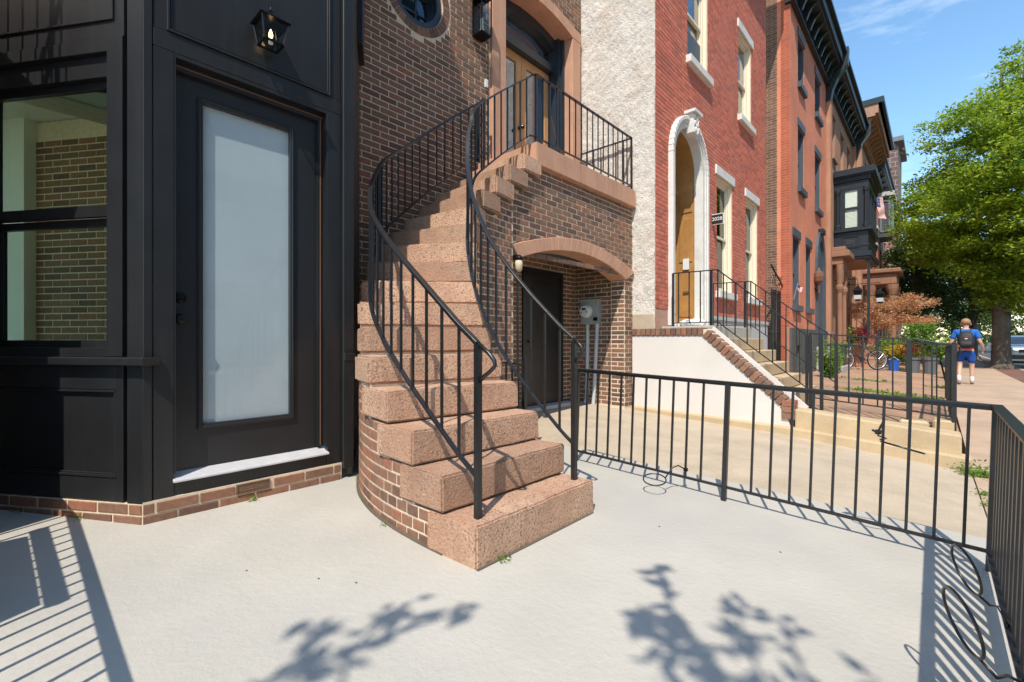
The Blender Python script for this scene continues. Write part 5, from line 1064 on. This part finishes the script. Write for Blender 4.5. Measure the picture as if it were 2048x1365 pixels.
def tree(name, label, base, h, rtr, crown, nclump, nleaf, size, lm, bark, group=None, flat=.45, shell=.5, cr=(.6, 1.2), keep=None, branches=16, lean=(0, 0)):
    o = thing(name, label, 'tree', base, group=group); bx, by, bz = base; cx, cy, cz, rx, ry, rz = crown
    top = Vector((bx + lean[0], by + lean[1], bz + h))
    t = MB(); pts = [Vector((bx, by, bz - .1)), Vector((bx, by, bz + .15)), Vector((bx, by, bz + .6)), Vector((bx + lean[0] * .2, by + lean[1] * .2, bz + h * .3)), Vector((bx + lean[0] * .6, by + lean[1] * .6, bz + h * .65)), top]
    P = cat_rom(pts, 5); rad = [rtr * pw(i / (len(P) - 1), [(0, 1.75), (.2, 1.4), (.36, 1.0), (.6, .8), (.8, .45), (1, .12)]) for i in range(len(P))]
    t.tube(P, rad, 14); t.v = [tuple(Vector(v) + (Vector(v) - Vector((bx, by, v[2]))) * .12 * noise.noise(Vector((v[0] * 6, v[1] * 6, v[2] * 1.2)))) for v in t.v]
    t.build('trunk', bark, o, smooth=True)
    cl = []; f = MB()
    while len(cl) < nclump:
        p = Vector((random.uniform(-1, 1), random.uniform(-1, 1), random.uniform(-1, 1)))
        if not shell < p.length < 1: continue
        q = Vector((cx + p.x * rx, cy + p.y * ry, cz + p.z * rz)) * 1.0
        if keep and not keep(q): continue
        if p.length > .45 + .55 * (.62 + .6 * noise.noise(q * .42)) + .12 or noise.noise(q * (.55 if rx > 3 else 1.6)) < -.28: continue
        cl.append(q)
    for q in cl: clump(f, q, random.uniform(*cr), nleaf, size, flat)
    f.build('crown', lm, o, recalc=False)
    b = MB()
    for k in range(branches):
        q = random.choice(cl); zz = min(max(bz + h * .22, q.z - random.uniform(.3, 1.4) * rz * .4), bz + h * .92); a = Vector((bx, by, zz)) + (top - Vector((bx, by, bz))) * ((zz - bz) / h) * Vector((1, 1, 0)).length * 0
        mid = a.lerp(q, .5) + Vector((0, 0, .12 * rz)); b.tube([a, mid, q], [rtr * .32, rtr * .16, rtr * .04], 6)
    b.build('limbs', bark, o, smooth=True); return o
random.seed(5)
tree('oak_tree', 'big street oak with bright green crown at the right edge', (2.15, 29.5, -.13), 13.2, .33, (2.9, 29.3, 7.8, 4.6, 4.9, 5.6), 760, 200, .15, 'leaf_oak', 'bark', 'street trees', cr=(.5, 1.05), branches=30, shell=.25)
tree('shade_tree', 'dark green street tree behind the oak, shading the sidewalk', (1.7, 40, -.1), 9, .25, (.6, 38.5, 5.2, 3.6, 4.5, 3.2), 190, 110, .2, 'leaf_dark', 'bark', 'street trees', cr=(.6, 1.1))  # dark leaf colour stands in for shade on this tree and the next
tree('shade_tree', 'dark green tree in the front garden beside the stone portico', (-.9, 33.5, -.1), 6.4, .16, (-.9, 33.5, 4.1, 1.9, 2.2, 2.5), 120, 110, .15, 'leaf_dark', 'bark', 'street trees', cr=(.45, .85))
tree('shade_tree', 'pale green tree far down the street behind the parked car', (6.0, 78, -.1), 11, .3, (6.5, 78, 5.2, 5.5, 5, 5.2), 170, 90, .34, 'leaf_far', 'bark', 'street trees', cr=(.9, 1.6))
tree('shade_tree', 'far green tree closing the street at its end', (2.0, 96, -.1), 12, .3, (2.0, 96, 6, 6, 5, 6), 150, 80, .42, 'leaf_dark', 'bark', 'street trees', cr=(1, 1.8))
tree('maple_tree', 'small copper leaved maple in the garden by the bicycle', (-1.55, 24.5, .05), 2.4, .06, (-1.35, 24.3, 2.25, 1.75, 1.3, .72), 90, 120, .075, 'leaf_maple', 'pale_bark', None, cr=(.22, .42), shell=.35, lean=(.2, -.2), flat=.5)
def shrub(name, label, c, r, n, size, lm, kind='mound', group=None, h=None, pot=None):
    o = thing(name, label, 'plant', c, group=group); f = MB(); x, y, z = c
    if kind == 'box':
        rx, ry, hh = r
        for _ in range(n): leaf(f, (x + random.uniform(-rx, rx), y + random.uniform(-ry, ry), z + random.uniform(.05, hh)), size, .1)
    elif kind == 'spray':
        for _ in range(n // 22):
            a = random.uniform(0, 6.28); l = random.uniform(.5, 1) * h; ln = random.uniform(.15, .6) * r
            for k in range(22): t = k / 21; leaf(f, (x + math.cos(a) * ln * t * 1.2, y + math.sin(a) * ln * t, z + l * t), size * (1.1 - .4 * t), 0)
    else:
        for _ in range(n):
            p = Vector((random.gauss(0, .45), random.gauss(0, .45), random.gauss(0, .4))); leaf(f, (x + p.x * r, y + p.y * r, z + (h or r) * .55 + p.z * r * .8), size)
    f.build('foliage', lm, o, recalc=False); m = MB()
    for k in range(5): a = random.uniform(0, 6.28); q = .5 * (r[0] if isinstance(r, tuple) else r); m.tube([(x, y, z - .02), (x + math.cos(a) * q * .4, y + math.sin(a) * q * .4, z + .25), (x + math.cos(a) * q * .8, y + math.sin(a) * q * .8, z + .5)], .008, 5)
    m.build('stems', 'twig', o)
    return o
shrub('hedge_shrub', 'square clipped bright green shrub beside the walking man', (-.42, 21.3, .5), (.42, .38, 1.15), 4200, .075, 'leaf_shrub', 'box')
shrub('feathery_shrub', 'loose feathery light green shrub right of the clipped shrub', (.12, 21.0, .45), .75, 2400, .07, 'leaf_shrub', 'spray', h=1.1)
shrub('garden_shrub', 'bushy light green shrub before the dark base of the orange brick house', (-2.05, 14.6, .1), .55, 1500, .10, 'leaf_shrub', 'spray', h=1.0)
shrub('garden_shrub', 'low yellow green plant at the foot of the grey bin', (-2.2, 16.6, .1), .4, 700, .10, 'leaf_grass', 'spray', h=.6)
shrub('dark_shrub', 'dark shrub under the copper maple', (-1.0, 26.5, .0), 1.0, 1800, .1, 'leaf_dark', h=1.3)
shrub('vine', 'dark red vine climbing the stoop railing near the copper maple', (-2.0, 20.9, .8), .42, 1100, .08, 'leaf_red', h=.9)
shrub('porch_plant', 'green potted plant on the brownstone stoop', (-2.3, 20.7, .85), .38, 700, .12, 'leaf_shrub', 'spray', h=.75)
shrub('flower_plant', 'yellow flowers above the blue bucket', (-1.05, 20.9, .45), .28, 260, .07, 'leaf_yellow', h=.5)
shrub('flower_plant', 'dark red and yellow flowers in the grey planter left of the clipped shrub', (-.62, 20.6, .55), .3, 420, .07, 'leaf_red', h=.4)
shrub('flower_plant', 'yellow blossoms hanging over the planter rim by the fence', (-.85, 20.7, .62), .25, 260, .06, 'leaf_yellow', h=.3)
shrub('garden_shrub', 'green leafy shrub behind the blue bucket', (-1.1, 22.6, .3), .6, 1200, .1, 'leaf_shrub', h=.9)
# weeds
def weed(label, p, r, n, size, name='weed', group='weeds in the cracks'):
    o = thing(name, label, 'weed', p, group=group); f = MB()
    for _ in range(n): leaf(f, (p[0] + random.gauss(0, r), p[1] + random.gauss(0, r), p[2] + abs(random.gauss(0, r * .6))), size, .6)
    f.build('leaves', 'leaf_grass', o, recalc=False)
weed('green sprig at the brick plinth below the door vent', (XD + .02, 1.09, zt(XD)), .02, 26, .022)
a = FL.P(.42, zt(-3.6), .02); weed('green sprig at the brick plinth under the bay window', tuple(a), .018, 24, .02)
a = FL.P(.85, zt(-3.9), .015); weed('small green sprig in the shade at the left end of the plinth', tuple(a), .02, 20, .02)
weed('green sprig against the front of the lowest stone step', (-1.585, 1.66, zt(-1.6) + .005), .018, 26, .02)
weed('green sprig where the curved brick base meets the bay', (-3.2, 1.80, zt(-3.2)), .02, 30, .02)
weed('tiny green sprig at the foot of the curved brick base', (-2.35, 1.475, zt(-2.4)), .015, 16, .016)
weed('grass tuft at the corner of the tan concrete steps by the sidewalk', (.31, 6.25, zs(.3, 6.2)), .07, 420, .035, 'grass_tuft')
weed('grass sprig in the sidewalk joint before the fence corner', (.3, 5.35, zs(.3, 5.3)), .03, 90, .025, 'grass_tuft')
weed('thin grass sprig in the sidewalk joint near the fence', (.31, 4.95, zs(.3, 4.9)), .03, 60, .03, 'grass_tuft')
gm_ = MB()
for cx_, cy_, rr, nn_ in ((-.95, 11.3, .25, 260), (-.45, 11.0, .3, 260), (-.05, 10.6, .15, 200), (-1.2, 14.8, .3, 160), (.1, 14.5, .12, 120)):
    for _ in range(nn_): x_, y_ = cx_ + random.gauss(0, rr), cy_ + random.gauss(0, rr * .5); x_ = min(x_, .15); leaf(gm_, (x_, y_, zf(x_, y_) + .01), .07, .8)
o = gm_.build('grass_weeds', 'leaf_grass', None, recalc=False); tag(o, 'patchy grass growing through the neighbour forecourt paving', 'grass', kind='stuff')
# sapling behind the camera whose twigs shade the terrace
sp = thing('young_tree', 'young street tree behind the viewer whose twigs shade the terrace', 'tree', (.75, -2.6, -.1))
HS = 4.1; sv = Vector((.32, -.64, 1.0))
def lift(x, y, h): return Vector((x, y, zt(x))) + sv * h
tws = [[(-1.62, .5), (-1.58, .8), (-1.52, 1.05), (-1.44, 1.30)], [(-1.58, .8), (-1.64, 1.0), (-1.68, 1.1)], [(-1.60, .6), (-1.72, .74), (-1.86, .76)], [(-.6, 1.55), (-.8, 1.75), (-.95, 1.95), (-1.06, 2.15)], [(-.62, 1.6), (-.85, 1.65), (-.95, 1.7)], [(-.45, 1.6), (-.6, 1.85), (-.68, 2.05)], [(-.25, 1.55), (-.42, 1.85), (-.52, 2.1)], [(-.1, 1.7), (-.22, 1.95)]]
tm = MB(); lf_ = MB(); root = Vector((.75, -2.6, -.1))
tm.tube([root, root + Vector((.02, .05, 1.5)), root + Vector((-.1, .2, 2.6)), root + Vector((-.3, .5, 3.3))], [.06, .05, .04, .025], 8)
random.seed(21)
for k, tw_ in enumerate(tws):
    h0 = HS + .12 * (k % 3); P = [lift(x, y, h0) for x, y in tw_]; tm.tube([root + Vector((-.1, .2, 2.6)), (root + Vector((-.3, .5, 3.3))).lerp(P[0], .5)] + P, [.02, .014] + [.009] * (len(P) - 1) + [.004], 6)
    Q = cat_rom(P, 7)
    for q in Q:
        for _ in range(1 if k not in (4, 5) else 2):
            l = random.uniform(.08, .13); d = Vector((random.gauss(0, 1), random.gauss(0, 1), random.gauss(0, .5))).normalized(); s = d.cross(Vector((.29, -.65, 1))).normalized(); c = q + Vector((random.gauss(0, .03), random.gauss(0, .03), 0)); b = len(lf_.v)
            lf_.v += [tuple(c), tuple(c + d * l * .35 + s * l * .22), tuple(c + d * l), tuple(c + d * l * .35 - s * l * .22)]; lf_.f.append((b, b + 1, b + 2, b + 3))
for c in ((-.75, 1.62), (-.82, 1.72), (-.65, 1.55), (-.8, 1.5)):
    for _ in range(9): q = lift(c[0] + random.gauss(0, .07), c[1] + random.gauss(0, .06), HS); leaf(lf_, q, .11, 1.2)
tm.build('trunk', 'twig', sp, smooth=True); lf_.build('crown', 'leaf_shrub', sp, recalc=False)
# ================================================================ pots and bins
bk = thing('bucket', 'blue plastic bucket hanging among the flowers behind the fence', 'bucket', (-1.05, 20.6, .0))
Mt('blue_plastic', (.02, .12, .5), .4, .05); Mt('grey_plastic', (.12, .13, .14), .5, .06); Mt('bin_plastic', (.05, .055, .055), .55, .08)
MB().lathe((-1.05, 20.6, .02), [(.13, 0), (.16, .36), (.17, .37), (.17, .39)], 14).build('body', 'blue_plastic', bk); MB().tube([(-1.21, 20.6, .38), (-1.05, 20.58, .52), (-.89, 20.6, .38)], .008, 6).build('handle', 'meter_white', bk)
for k, (x, lab) in enumerate(((-.55, 'grey ribbed planter tub behind the fence, the left one'), (-.12, 'grey ribbed planter tub behind the fence, the right one'))):
    p_ = thing('planter_tub', lab, 'planter', (x, 20.3, -.02)); MB().lathe((x, 20.3, -.01), [(.17, 0), (.2, .45), (.23, .46), (.23, .52), (.2, .52)], 14).build('tub', 'grey_plastic', p_)
    MB().lathe((x, 20.3, .47), [(.19, 0), (.19, .02)], 14).build('soil', 'earth', p_)
bn = thing('wheelie_bin', 'dark grey wheelie bin beside the bicycle at the orange brick house', 'bin', (-2.35, 18.2, .1))
MB().loft([[(-2.35 + a * r, 18.0 + b * r * 1.1, z) for a, b in ((-1, -1), (1, -1), (1, 1), (-1, 1))] for r, z in ((.22, .12), (.28, .9))]).build('body', 'bin_plastic', bn, bevel=.02); MB().box(-2.66, -2.04, 17.68, 18.34, .90, .98).build('lid', 'bin_plastic', bn, bevel=.02)
for x in (-2.56, -2.14): MB().lathe((x, 18.28, .2), [(.09, -.03), (.1, -.02), (.1, .02), (.09, .03)], 12, (1, 0, 0)).build('wheel', 'black_part', bn)
# ================================================================ bicycle
def wheel(m, c, r, sr, n=26): return m.tube([Vector(c) + Vector((r * math.cos(2 * math.pi * k / n), 0, r * math.sin(2 * math.pi * k / n))) for k in range(n)], sr, 6, True)
Mt('rim_alloy', (.6, .6, .6), .3, .05, metal=.6); Mt('tyre', (.02, .02, .02), .8, .1); Mt('frame_blue', (.05, .06, .09), .4, .08)
bi = thing('bicycle', 'mountain bicycle with pale rims leaning before the brownstone stoop', 'bicycle', (-1.85, 19.6, zf(-1.85, 19.6)), math.atan2(.72, .82))
FX, RX = -.56, .54
for x in (FX, RX):
    wl_ = wheel(MB(), (x, 0, .34), .325, .024).build('wheel', 'tyre', bi, local=True, smooth=True); W[wl_] = W[bi].copy()
    wheel(MB(), (x, 0, .34), .298, .016).build('rim', 'rim_alloy', wl_, local=True, smooth=True)
    m = MB()
    for k in range(16): a = 2 * math.pi * k / 16; m.tube([(x, .02 if k % 2 else -.02, .34), (x + .29 * math.cos(a), 0, .34 + .29 * math.sin(a))], .0025, 4)
    m.lathe((x, -.05, .34), [(.02, 0), (.02, .1)], 8, (0, 1, 0)).build('spokes', 'rim_alloy', wl_, local=True)
Mm = lambda *p: MB().tube(list(p), .017, 8)
m = MB().tube([(-.36, 0, .82), (.0, 0, .36), ], .019, 8).tube([(-.36, 0, .86), (.16, 0, .80)], .017, 8).tube([(.0, 0, .36), (.19, 0, .90)], .016, 8).tube([(.0, .05, .36), (RX, .06, .34), (.16, .03, .78)], .010, 6).tube([(.0, -.05, .36), (RX, -.06, .34), (.16, -.03, .78)], .010, 6).tube([(-.34, 0, .78), (-.38, 0, .92)], .02, 8).build('frame', 'frame_blue', bi, local=True)
MB().tube([(-.38, .05, .78), (FX, .06, .34)], .013, 6).tube([(-.38, -.05, .78), (FX, -.06, .34)], .013, 6).build('fork', 'meter_grey', bi, local=True)
MB().tube([(-.38, 0, .92), (-.42, 0, .98)], .013, 6).tube([(-.40, -.3, 1.0), (-.43, -.1, .98), (-.43, .1, .98), (-.40, .3, 1.0)], .012, 6).build('handlebar', 'black_part', bi, local=True)
MB().loft([[(.10 + a * .13, b * wd_, .93 + .02 * abs(a)) for a, b in ((-1, -.3), (0, -.6), (1, -1), (1, 1), (0, .6), (-1, .3))] for wd_ in (.075,)] + [[(.10 + a * .13, b * .07, .97 + .02 * abs(a)) for a, b in ((-1, -.3), (0, -.6), (1, -1), (1, 1), (0, .6), (-1, .3))]]).build('saddle', 'black_part', bi, local=True, bevel=.008)
MB().lathe((0, -.045, .36), [(.09, 0), (.09, .006)], 16, (0, 1, 0)).tube([(0, -.06, .36), (.1, -.06, .24)], .01, 6).tube([(0, .06, .36), (-.1, .06, .48)], .01, 6).box(.06, .14, -.15, -.06, .225, .245).box(-.14, -.06, .06, .15, .47, .49).build('crankset', 'black_part', bi, local=True)
# ================================================================ man walking away
Mt('skin', (.62, .36, .26), .55, .06, 8); Mt('hair', (.36, .20, .10), .7, .25, 60); Mt('shirt_blue', (.012, .13, .46), .8, .1, 14); Mt('shorts_blue', (.008, .07, .32), .8, .12, 14); Mt('sock_white', (.75, .75, .73), .9, .05); Mt('shoe_grey', (.14, .15, .17), .7, .1); Mt('pack_black', (.018, .018, .02), .65, .2, 20); Mt('pack_red', (.5, .03, .03), .6, .1)
PM = (.63, 17.97); man = thing('person', 'man in blue t-shirt and blue shorts walking away down the sidewalk', 'person', (PM[0], PM[1], zs(*PM)), math.radians(-3))
def skin(name, vs, es, rs, mat, parent, sub=2):
    me = bpy.data.meshes.new(name); me.from_pydata(vs, es, []); o = bpy.data.objects.new(name, me); COL.objects.link(o)
    bm = bmesh.new(); bm.from_mesh(me); ly = bm.verts.layers.skin.verify()
    for v, r in zip(bm.verts, rs): v[ly].radius = r if isinstance(r, tuple) else (r, r)
    bm.verts.ensure_lookup_table(); bm.verts[0][ly].use_root = True
    bm.to_mesh(me); bm.free()
    md = o.modifiers.new('skin', 'SKIN'); md.use_smooth_shade = True; s = o.modifiers.new('sub', 'SUBSURF'); s.levels = sub; s.render_levels = sub
    dg = bpy.context.evaluated_depsgraph_get(); dg.update(); m2 = bpy.data.meshes.new_from_object(o.evaluated_get(dg)); bpy.data.objects.remove(o)
    m2.materials.clear(); m2.materials.append(MAT[mat]); m2.polygons.foreach_set('use_smooth', [True] * len(m2.polygons))
    o = bpy.data.objects.new(name, m2); COL.objects.link(o); o.parent = parent; W[o] = W[parent].copy(); return o
# facing +Y; left foot behind, right foot planted; x right
bv = [(0, 0, .96), (0, .0, 1.12), (0, .01, 1.30), (0, .01, 1.46), (0, .02, 1.54), (0, .03, 1.60), (0, .035, 1.70), (0, .03, 1.78),
      (-.10, .0, .90), (-.12, -.04, .52), (-.13, -.24, .14), (-.13, -.20, .05), (-.13, -.08, .03),
      (.10, .0, .90), (.12, .07, .50), (.12, .05, .10), (.12, .06, .04), (.12, .20, .035),
      (-.19, .0, 1.45), (-.285, -.02, 1.18), (-.31, .03, .95), (-.312, .05, .87), (-.312, .06, .80),
      (.19, .0, 1.45), (.28, -.05, 1.18), (.33, .06, 1.02), (.335, .12, .96), (.33, .16, .91)]
be = [(0, 1), (1, 2), (2, 3), (3, 4), (4, 5), (5, 6), (6, 7), (0, 8), (8, 9), (9, 10), (10, 11), (11, 12), (0, 13), (13, 14), (14, 15), (15, 16), (16, 17), (3, 18), (18, 19), (19, 20), (20, 21), (21, 22), (3, 23), (23, 24), (24, 25), (25, 26), (26, 27)]
br = [(.15, .11), (.14, .10), (.16, .11), (.14, .09), .058, .07, .092, .06, (.09, .09), .058, .042, .04, .03, (.09, .09), .058, .042, .04, .03, .06, .046, .036, .032, .026, .06, .046, .036, .032, .026]
body = skin('body', bv, be, br, 'skin', man)
skin('shirt', [(0, 0, .95), (0, 0, 1.12), (0, .01, 1.30), (0, .01, 1.45), (0, .015, 1.53), (-.2, 0, 1.45), (-.275, -.018, 1.24), (.2, 0, 1.45), (.27, -.04, 1.24)], [(0, 1), (1, 2), (2, 3), (3, 4), (3, 5), (5, 6), (3, 7), (7, 8)], [(.185, .135), (.175, .125), (.19, .135), (.165, .115), .065, .085, .075, .085, .075], 'shirt_blue', man)
skin('shorts', [(0, 0, .98), (0, 0, .90), (-.105, 0, .82), (-.12, -.03, .60), (.105, .01, .82), (.125, .05, .58)], [(0, 1), (1, 2), (2, 3), (1, 4), (4, 5)], [(.165, .125), (.16, .125), .105, .095, .105, .095], 'shorts_blue', man)
for s_, leg_ in ((-1, [(-.13, -.20, .27), (-.13, -.235, .14), (-.13, -.20, .06)]), (1, [(.12, .055, .25), (.12, .05, .12), (.12, .06, .06)])):
    skin('sock', leg_, [(0, 1), (1, 2)], [.052, .05, .048], 'sock_white', man, 1)
skin('shoe', [(-.13, -.25, .06), (-.13, -.17, .04), (-.13, -.05, .02)], [(0, 1), (1, 2)], [.048, (.05, .045), (.045, .03)], 'shoe_grey', man, 1); skin('shoe', [(.12, .02, .05), (.12, .10, .045), (.12, .23, .03)], [(0, 1), (1, 2)], [.048, (.05, .045), (.045, .03)], 'shoe_grey', man, 1)
hm = MB().ball((0, .02, 1.725), .105, .115, .10, 18, 12); hm.v = [tuple(Vector(v) * 1 + Vector((noise.noise(Vector(v) * 30), noise.noise(Vector(v) * 30 + Vector((4, 2, 7))), noise.noise(Vector(v) * 34))) * .014) for v in hm.v]
hm.build('hair', 'hair', man, local=True, smooth=True)
for s_ in (-1, 1): MB().ball((s_ * .098, .05, 1.665), .014, .022, .034, 8, 6).build('ear', 'skin', man, local=True, smooth=True)
for s_, h_ in ((-1, Vector((-.312, .06, .80))), (1, Vector((.33, .16, .91)))):
    m = MB()
    for k in range(4): o_ = Vector((.0, .03 - .02 * k, -.01)); m.tube([h_ + o_, h_ + o_ + Vector((0, .006, -.045)), h_ + o_ + Vector((-s_ * .012, .012, -.08 + .008 * abs(k - 1.4)))], [.010, .009, .007], 6)
    m.tube([h_ + Vector((-s_ * .01, .03, .02)), h_ + Vector((-s_ * .03, .045, -.015)), h_ + Vector((-s_ * .032, .045, -.04))], [.011, .010, .008], 6).build('fingers', 'skin', man, local=True, smooth=True)
MB().lathe((.328, .10, 1.0), [(.04, 0), (.042, .03)], 10).build('watch', 'black_part', man, local=True)
bpk = thing('backpack', 'black backpack with red trim on the walking man', 'backpack', (PM[0], PM[1] - .17, zs(*PM) + 1.0), math.radians(-3))
def rr(cx_, cy_, w_, d_, z_, n=14): return [(cx_ + w_ * math.copysign(abs(math.cos(2 * math.pi * k / n)) ** .6, math.cos(2 * math.pi * k / n)), cy_ + d_ * math.copysign(abs(math.sin(2 * math.pi * k / n)) ** .6, math.sin(2 * math.pi * k / n)), z_) for k in range(n)]
MB().loft([rr(0, -.04, .14, .07, -.02), rr(0, -.05, .165, .10, .03), rr(0, -.05, .17, .11, .18), rr(0, -.04, .155, .09, .33), rr(0, -.02, .11, .06, .43), rr(0, 0, .05, .03, .47)]).build('bag', 'pack_black', bpk, local=True, smooth=True)
MB().loft([rr(0, -.15, .12, .03, .03), rr(0, -.155, .13, .04, .1), rr(0, -.14, .12, .03, .2)]).build('pocket', 'pack_black', bpk, local=True, smooth=True)
MB().box(-.165, -.12, -.16, -.12, .06, .10).box(-.04, .04, -.165, -.15, .30, .315).box(-.15, .15, -.158, -.12, -.005, .012).build('trim', 'pack_red', bpk, local=True)
MB().box(-.025, .03, -.155, -.14, .25, .275).build('logo_patch', 'sock_white', bpk, local=True)
for s_ in (-1, 1): MB().sweep([(s_ * .08, -.02, .42), (s_ * .10, .06, .51), (s_ * .11, .17, .53), (s_ * .13, .27, .46)], .045, .012, up=(1, 0, 0)).build('strap', 'pack_black', bpk, local=True)
# ================================================================ cars
Mt('car_silver', (.30, .38, .42), .3, .03, 3, metal=.5, coat=1); Mt('car_red', (.16, .03, .02), .3, .05, coat=1); Mt('lamp_glass', (.7, .72, .75), .1, .02)
def suv(label, loc, rz, paint):
    o = thing('parked_car', label, 'car', loc, rz, 'cars parked along the kerb')      # nose at -y
    ws = lambda y, z0, zs_, w0, w1: [(-w0, y, z0), (w0, y, z0), (w0 * 1.0, y, z0 + .35 * (zs_ - z0)), (w1, y, zs_), (-w1, y, zs_), (-w0, y, z0 + .35 * (zs_ - z0))]
    MB().loft([ws(-2.30, .45, .78, .72, .70), ws(-2.22, .28, .95, .86, .80), ws(-1.9, .24, 1.02, .93, .84), ws(-1.0, .24, 1.10, .93, .86), ws(0, .24, 1.12, .93, .88), ws(1.6, .24, 1.12, .93, .88), ws(2.25, .3, 1.05, .9, .84)]).build('body', paint, o, local=True, bevel=.04, seg=2)
    MB().loft([[(-.86, -.95, 1.1), (.86, -.95, 1.1), (.86, 2.1, 1.1), (-.86, 2.1, 1.1)], [(-.66, -.15, 1.62), (.66, -.15, 1.62), (.68, 1.85, 1.62), (-.68, 1.85, 1.62)], [(-.6, .0, 1.68), (.6, .0, 1.68), (.62, 1.7, 1.68), (-.62, 1.7, 1.68)]]).build('cabin', paint, o, local=True, bevel=.03)
    MB().add([(-.76, -.90, 1.15), (.76, -.90, 1.15), (.62, -.22, 1.59), (-.62, -.22, 1.59)], [(0, 1, 2, 3)]).build('windshield', 'glass_mirror', o, local=True)
    for s_ in (-1, 1):
        MB().add([(s_ * .868, -.6, 1.14), (s_ * .868, 1.9, 1.14), (s_ * .70, 1.7, 1.58), (s_ * .69, -.05, 1.58)], [(0, 1, 2, 3)]).build('side_window', 'glass_mirror', o, local=True)
        MB().loft([[(s_ * .50, -2.25, .78), (s_ * .84, -2.08, .80), (s_ * .84, -2.05, .90), (s_ * .50, -2.23, .86)], [(s_ * .50, -2.28, .79), (s_ * .83, -2.13, .81), (s_ * .83, -2.10, .89), (s_ * .50, -2.26, .85)]]).build('headlight', 'lamp_glass', o, local=True)
        MB().box(s_ * .95 - .1, s_ * .95 + .1, -.75, -.62, 1.12, 1.27).build('mirror', paint, o, local=True, bevel=.03)
        MB().box(s_ * .62 - .12, s_ * .62 + .12, -2.31, -2.25, .42, .52).build('fog_light', 'black_part', o, local=True)
        for y_ in (-1.45, 1.4):
            w_ = MB().lathe((s_ * .80, y_, .34), [(.30, -.1), (.34, -.08), (.34, .08), (.30, .1)], 20, (1, 0, 0)).build('wheel', 'tyre', o, local=True); MB().lathe((s_ * .88, y_, .34), [(.2, -.02), (.21, .025), (.05, .03)], 14, (s_, 0, 0)).build('rim', 'rim_alloy', w_, local=True)
    MB().box(-.46, .46, -2.335, -2.27, .66, .84).build('grille', 'black_part', o, local=True, bevel=.02); MB().box(-.7, .7, -2.33, -2.25, .34, .52).build('intake', 'black_part', o, local=True, bevel=.03); MB().box(-.16, .16, -2.345, -2.33, .54, .64).build('plate', 'white_paint', o, local=True)
    return o
suv('grey-blue car parked facing the camera right of the oak', (4.15, 43, zs(0, 43) - .14), 0, 'car_silver')
suv('dark red car nose cut by the right edge of the picture', (4.32, 33.2, zs(0, 33) - .14), math.pi, 'car_red')
# small debris on the terrace
for k, (x, y) in enumerate(((-1.9, 1.05), (-2.35, .75), (-1.2, 2.6), (-.6, 2.75), (-2.05, .95))):
    o = MB().ball((x, y, zt(x) + .003), .006, .004, .003, 6, 4).build('crumb', 'earth'); tag(o, ['dark crumb on the terrace left of the lowest step', 'dark crumb near the bay on the terrace', 'dark crumb on the terrace before the driveway fence', 'dark crumb on the terrace near the fence corner', 'dark crumb on the open terrace'][k], 'debris', 'crumbs on the terrace')
